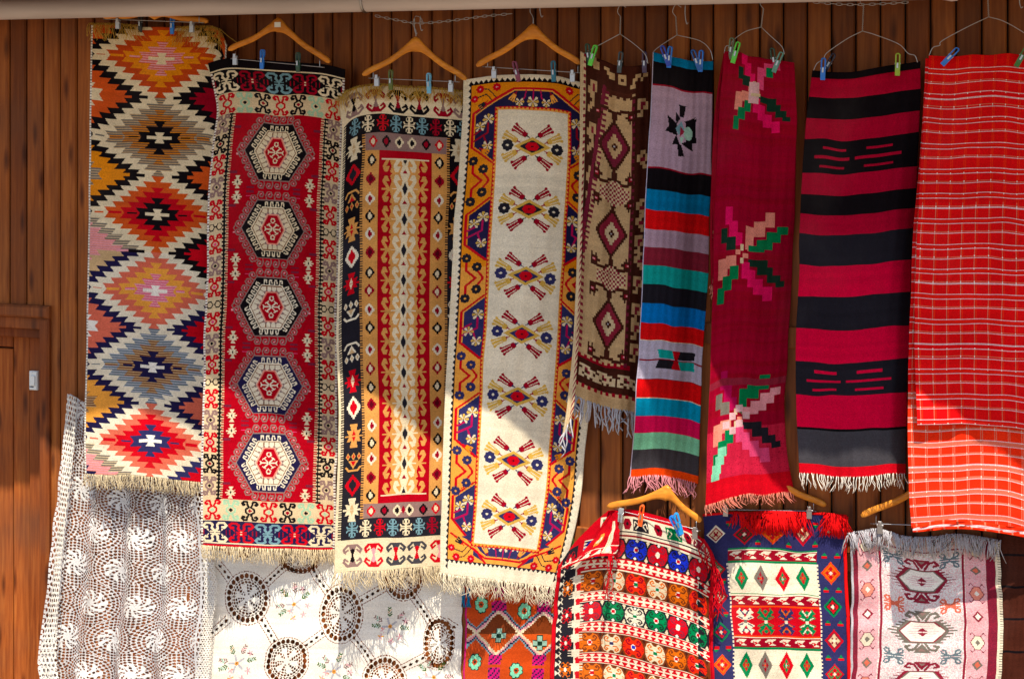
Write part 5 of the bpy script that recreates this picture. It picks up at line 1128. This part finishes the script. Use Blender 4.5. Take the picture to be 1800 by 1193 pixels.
# ------------------------------------------------------------------ hangers, clips, pegs, chain
def wooden_hanger(apex, tl, tr, d, label, hook=True, bar=None, clips=(), tilt=0, sticker=False):
    A, B, C = V(*tl, d + .02), V(*apex, d), V(*tr, d - .015)
    t = empty('wooden_hanger', B, label, 'hanger', 'wooden clothes hangers')
    w_ = (C - A).length; up = Vector((0, 0, 1))
    def arm(P, Q):                                  # tip -> neck, a gentle S
        n = up; return spline([P, P.lerp(Q, .18) + n * .002 * w_, P.lerp(Q, .5) - n * .012 * w_, P.lerp(Q, .82) + n * .006 * w_, Q - n * .0], 4)
    path = arm(A, B)[:-1] + arm(C, B)[::-1]; N = len(path); m = MB(); v = []; f = []
    for i, p in enumerate(path):
        k = 1 - abs(i / (N - 1) * 2 - 1); h = .0115 + .017 * max(0, (k - .62) / .38) ** 1.6 * 1.15; th = .0065
        if i in (0, N - 1): h *= .45
        elif i in (1, N - 2): h *= .9
        tv = (path[min(i + 1, N - 1)] - path[max(i - 1, 0)]).normalized(); nrm = Vector((-tv.z, 0, tv.x)); nrm = nrm if nrm.z > 0 else -nrm; nrm = nrm.lerp(up, .35 if .3 < k else 0).normalized()
        o_ = Vector((0, -1, 0)); ring = [(1, .5), (.55, 1), (-.55, 1), (-1, .5), (-1, -.5), (-.55, -1), (.55, -1), (1, -.5)]
        v += [p + nrm * (a * h) + o_ * (b_ * th) for a, b_ in ring]
    for i in range(N - 1):
        for q in range(8): f.append((i * 8 + q, i * 8 + (q + 1) % 8, (i + 1) * 8 + (q + 1) % 8, (i + 1) * 8 + q))
    f += [tuple(range(8))[::-1], tuple((N - 1) * 8 + q for q in range(8))]; m.add(v, f); m.obj('shoulder_bar', M_HANG, t, True)
    if hook:
        n = B + up * .024; m = MB(); m.tube(spline([n, n + up * .03, n + Vector((-.012, 0, .055)), n + Vector((.0, 0, .085)), n + Vector((.024, 0, .075)), n + Vector((.026, 0, .055))], 6), .0017, 6); m.obj('hook', M_METAL, t, True)
    if bar:
        a, b = V(*bar[0], d + .004), V(*bar[1], d - .004); m = MB(); m.tube(spline([a + up * .03, a + up * .005, a, a.lerp(b, .02), a.lerp(b, .98), b, b + up * .005, b + up * .03], 3), .0016, 6); m.obj('bar', M_METAL, t, True)
    for (x, y) in clips:
        c = V(x, y, d + .012); m = MB()
        m.box(c.x - .0095, c.x + .0095, c.y - .0085, c.y - .0065, c.z - .022, c.z + .012, .0006); m.box(c.x - .0075, c.x + .0075, c.y + .004, c.y + .006, c.z - .022, c.z + .016, .0006)
        m.box(c.x - .006, c.x + .006, c.y - .013, c.y - .008, c.z + .006, c.z + .024, .0015); m.tube([(c.x - .011, c.y, c.z + .006), (c.x + .011, c.y, c.z + .006)], .0042, 8); m.obj('clip', M_METAL, t)
    if sticker:
        s_ = B + Vector((.002, -.0085, 0)); m = MB(); m.box(s_.x - .014, s_.x + .014, s_.y - .0012, s_.y, s_.z - .010, s_.z + .010); m.obj('paper_label', M_WHITEP, t)
    return t
wooden_hanger((489, 44), (402, 88), (580, 110), .21, 'orange wooden hanger with a small paper label above the red medallion kilim', False, ((414, 104), (562, 118)), ((414, 105),), sticker=True)
wooden_hanger((731, 78), (638, 132), (820, 140), .215, 'orange wooden hanger above the hooked column kilim', True, ((656, 138), (800, 144)), ((663, 142), (793, 152)))
wooden_hanger((937, 56), (838, 116), (1020, 112), .215, 'orange wooden hanger above the tulip kilim', True, ((857, 118), (1016, 128)), ((869, 128), (1007, 134)))
wooden_hanger((272, 22), (182, 30), (366, 38), .20, 'wooden hanger mostly behind the pipe above the diamond kilim', False, ((190, 34), (350, 40)), ((208, 42), (338, 48)))
wooden_hanger((1172, 866), (1068, 890), (1232, 916), .15, 'yellow wooden hanger below the striped runner holding the flower band kilim', False, ((1086, 896), (1224, 930)), ((1092, 904), (1222, 936)))
wooden_hanger((1354, 842), (1262, 880), (1452, 888), .06, 'wooden hanger below the crimson rug with steel bar and clips', False, ((1274, 895), (1430, 898)), ((1276, 896), (1423, 900)))
wooden_hanger((1640, 848), (1514, 906), (1760, 900), .085, 'wooden hanger half hidden by the checked cloth above the pale pink kilim', False, ((1540, 920), (1716, 926)), ((1547, 926),))
def wire_hanger(apex, pts_l, pts_r, d, label, top):
    t = empty('wire_hanger', V(*apex, d), label, 'hanger', 'bent wire hangers'); 
    m = MB(); m.tube(spline([V(*p, d) for p in pts_l], 6), .0015, 6); m.tube(spline([V(*p, d) for p in pts_r], 6), .0015, 6); m.obj('wire_frame', M_WIRE, t, True)
    m = MB(); a = V(*apex, d); b = V(*top, d + .03); n = 40
    for ph in (0, PI): m.tube([a.lerp(b, k / n) + Vector((math.cos(k * .9 + ph), math.sin(k * .9 + ph), 0)) * .0018 for k in range(n + 1)], .0013, 5)
    m.tube(spline([b, b + Vector((-.012, 0, .02)), b + Vector((0, 0, .045)), b + Vector((.02, 0, .035))], 5), .0015, 6); m.obj('twisted_hook', M_WIRE, t, True); return t
wire_hanger((1516, 55), [(1516, 55), (1490, 68), (1455, 92), (1447, 104), (1436, 112), (1430, 124)], [(1516, 55), (1540, 62), (1580, 78), (1596, 94), (1608, 98), (1613, 110)], .19, 'bent wire hanger above the red and black banded rug', (1518, 12))
wire_hanger((1738, 30), [(1738, 30), (1700, 48), (1656, 72), (1652, 80), (1640, 84), (1633, 98)], [(1738, 30), (1765, 38), (1800, 58), (1830, 80), (1838, 100)], .20, 'bent wire hanger above the red checked cloth', (1736, -14))
wire_hanger((1338, 48), [(1338, 48), (1310, 56), (1288, 72), (1284, 80), (1276, 82), (1273, 94)], [(1338, 48), (1355, 64), (1374, 82), (1379, 96)], .20, 'thin wire hanger above the crimson flower rug', (1342, 16))
wire_hanger((1190, 62), [(1190, 62), (1165, 78), (1150, 90), (1148, 98)], [(1190, 62), (1230, 72), (1248, 88), (1253, 106)], .20, 'thin wire hanger above the striped runner', (1188, 30))
wire_hanger((1090, 60), [(1090, 60), (1060, 76), (1030, 92), (1024, 98)], [(1090, 60), (1115, 78), (1134, 96), (1139, 112)], .22, 'thin wire hanger above the brown and beige folk kilim', (1091, 30))

def peg(x, y, d, col, rgb, label, ang=0.0, side=0.0, h=.078, open_=True):
    """plastic peg: front jaw with a loop handle, rear jaw, steel spring"""
    p = V(x, y, d); t = empty('clothes_peg', p, label, 'clothes peg', 'plastic clothes pegs'); t.rotation_euler = (0, ang, side)
    mt = plastic(col, rgb); w_ = .0085
    def jaw(s):
        m = MB(); yb = -s * .0035
        prof = [(h * .5, -.0085), (h * .2, -.0065), (0, -.004), (-h * .25, -.0045), (-h * .5, -.0012)]
        def rail_(x0, x1, z0, z1):
            f_ = lambda z: s * np.interp(-z, [-q[0] for q in prof], [q[1] for q in prof])
            n = 5; v = []; 
            for k in range(n + 1):
                z = z0 + (z1 - z0) * k / n; a = f_(z); v += [(x0, a, z), (x1, a, z), (x1, a + s * .0032, z), (x0, a + s * .0032, z)]
            f = []
            for k in range(n):
                for q in range(4): f.append((k * 4 + q, k * 4 + (q + 1) % 4, k * 4 + 4 + (q + 1) % 4, k * 4 + 4 + q))
            f += [(0, 3, 2, 1), (n * 4, n * 4 + 1, n * 4 + 2, n * 4 + 3)]; m.add(v, f)
        if open_:
            rail_(-w_, -w_ + .004, .008, h * .42); rail_(w_ - .004, w_, .008, h * .42); 
            f_ = s * -.0085 + s * .0016
            m.tube([(math.cos(a_) * (w_ - .002), f_, h * .42 + math.sin(a_) * (w_ - .002)) for a_ in [PI * k / 8 for k in range(9)]], .0022, 6)
            rail_(-w_, w_, -h * .5, .008)
        else: rail_(-w_, w_, -h * .5, h * .5)
        o = mesh_obj('jaw', m.v, m.f, mt); o.parent = t; o.location = (0, 0, 0)
    jaw(1); jaw(-1)
    m = MB(); m.tube([(-w_ - .0015, 0, .004), (w_ + .0015, 0, .004)], .0045, 8); m.box(-.003, .003, -.0105, -.008, -.012, .006); o = mesh_obj('spring', m.v, m.f, M_METAL); o.parent = t; o.location = (0, 0, 0)
    return t
BL, LB, GR, DG, TL, PU, YG, OR, RG = ('blue', (20, 120, 225)), ('light_blue', (110, 185, 220)), ('green', (90, 215, 70)), ('dark_green', (30, 75, 60)), ('teal', (20, 110, 140)), ('purple', (130, 50, 85)), ('lime', (150, 185, 50)), ('orange', (235, 95, 30)), ('grey_green', (95, 120, 95))
for a in ((303, 44, .185, *BL, 'blue peg on the top edge of the diamond kilim', .05), (247, 41, .185, 'black', (22, 24, 30), 'black peg on the top edge of the diamond kilim', .05),
          (461, 105, .225, *BL, 'bright blue peg on the top edge of the red medallion kilim', .06), (524, 110, .22, *DG, 'dark green peg on the top edge of the red medallion kilim', 0),
          (687, 141, .225, *('olive', (90, 105, 40)), 'olive peg on the fringed top of the hooked column kilim', 0), (754, 147, .22, *LB, 'pale blue peg on the fringed top of the hooked column kilim', -.02),
          (908, 126, .225, *PU, 'purple peg at the top of the tulip kilim', -.25), (973, 126, .215, *TL, 'teal peg at the top of the tulip kilim', -.03),
          (1042, 98, .25, *GR, 'light green peg on the top of the folk kilim', .3), (1034, 96, .235, *DG, 'dark green peg behind the light green one on the folk kilim', -.1), (1090, 110, .215, *('smoke', (60, 75, 85)), 'smoky grey peg in the middle of the folk kilim top', .1), (1133, 110, .18, *('dusky_purple', (65, 50, 90)), 'dusky purple peg at the right corner of the folk kilim', 0),
          (1170, 99, .23, *('deep_blue', (30, 70, 190)), 'deep blue peg at the top left of the striped runner', -.35), (1177, 101, .225, *BL, 'blue peg beside the deep blue one on the striped runner', .08), (1224, 106, .2, *('mid_blue', (10, 90, 175)), 'mid blue peg leaning left on the striped runner', -.35), (1232, 108, .195, *BL, 'blue peg near the right corner of the striped runner', .05),
          (1293, 93, .24, *GR, 'bright green peg on the crimson flower rug', .28), (1285, 86, .215, *RG, 'grey green peg behind the bright green one on the crimson rug', .1), (1367, 110, .195, *('sea_green', (90, 150, 140)), 'sea green peg at the top right of the crimson flower rug', .4), (1360, 104, .18, *DG, 'dark green peg behind the sea green one on the crimson rug', -.15),
          (1447, 122, .2, *BL, 'blue peg at the top left of the red and black rug', .05), (1457, 112, .165, *('night_blue', (25, 30, 60)), 'night blue peg half hidden behind the red and black rug', .5), (1578, 114, .2, *YG, 'lime green peg at the top right of the red and black rug', .03),
          (1670, 100, .22, *BL, 'slanting blue peg on the red checked cloth', .75), (1796, 100, .215, *('leaf_green', (50, 120, 50)), 'leaf green peg on the red checked cloth at the picture edge', .5),
          (1127, 906, .185, *OR, 'orange peg on the top edge of the flower band kilim', .12), (1193, 920, .17, *('azure', (20, 150, 225)), 'azure blue peg on the flower band kilim', -.3), (1188, 924, .16, *BL, 'blue peg tucked under the azure one on the flower band kilim', -.5)):
    peg(*a[:6], ang=a[6])
peg(1091, 905, .19, 'grey', (150, 155, 160), 'grey peg beside the folded corner of the flower band kilim', .1, open_=False, h=.05)
# chains and loose hooks
def chain(pts, d, label, step=.017):
    P = spline([V(*p, d) for p in pts], 30); t = empty('chain', P[0], label, 'chain', 'steel chains'); acc = 0; last = P[0]; k = 0; m0 = None
    for i in range(1, len(P)):
        acc += (P[i] - P[i - 1]).length
        if acc >= step:
            tv = (P[i] - last).normalized(); c_ = (P[i] + last) / 2; m = MB(); r_ = .0125; q = Vector((0, 1, 0)) if k % 2 else tv.cross(Vector((0, 1, 0))).normalized()
            m.tube([c_ + tv * (math.cos(a_) * r_) + q * (math.sin(a_) * .0042) for a_ in [2 * PI * j / 12 for j in range(13)]], .0014, 5, False); m.obj('link', M_METAL, t, True)
            last = P[i].copy(); acc = 0; k += 1
    return t
chain([(660, 28), (700, 36), (735, 41), (790, 37), (850, 29), (905, 24)], .26, 'sagging steel chain just under the left half of the pipe')
chain([(1430, 4), (1480, 8), (1530, 8), (1600, 4)], .26, 'short steel chain under the right half of the pipe')
for x, y0, y1, lb in ((729, 44, 60, 'loose wire hook below the chain left of the middle'), (739, 42, 54, 'tiny wire hook on the chain above the hooked column kilim'), (950, 20, 30, 'short wire hook beside the hook of the tulip kilim hanger'), (1205, 14, 42, 'pale wire hook above the striped runner'), (1793, 0, 14, 'curved wire hook at the top right edge')):
    m = MB(); a, b = V(x, y0 - 14, .24), V(x + 2, y1, .24); m.tube(spline([a, a.lerp(b, .6) + Vector((-.004, 0, 0)), b, b + Vector((.006, 0, .004))], 5), .0018, 6)
    o = m.obj('wire_hook', M_METAL, None, True, center=a); tag(o, lb, 'hook', 'loose wire hooks')
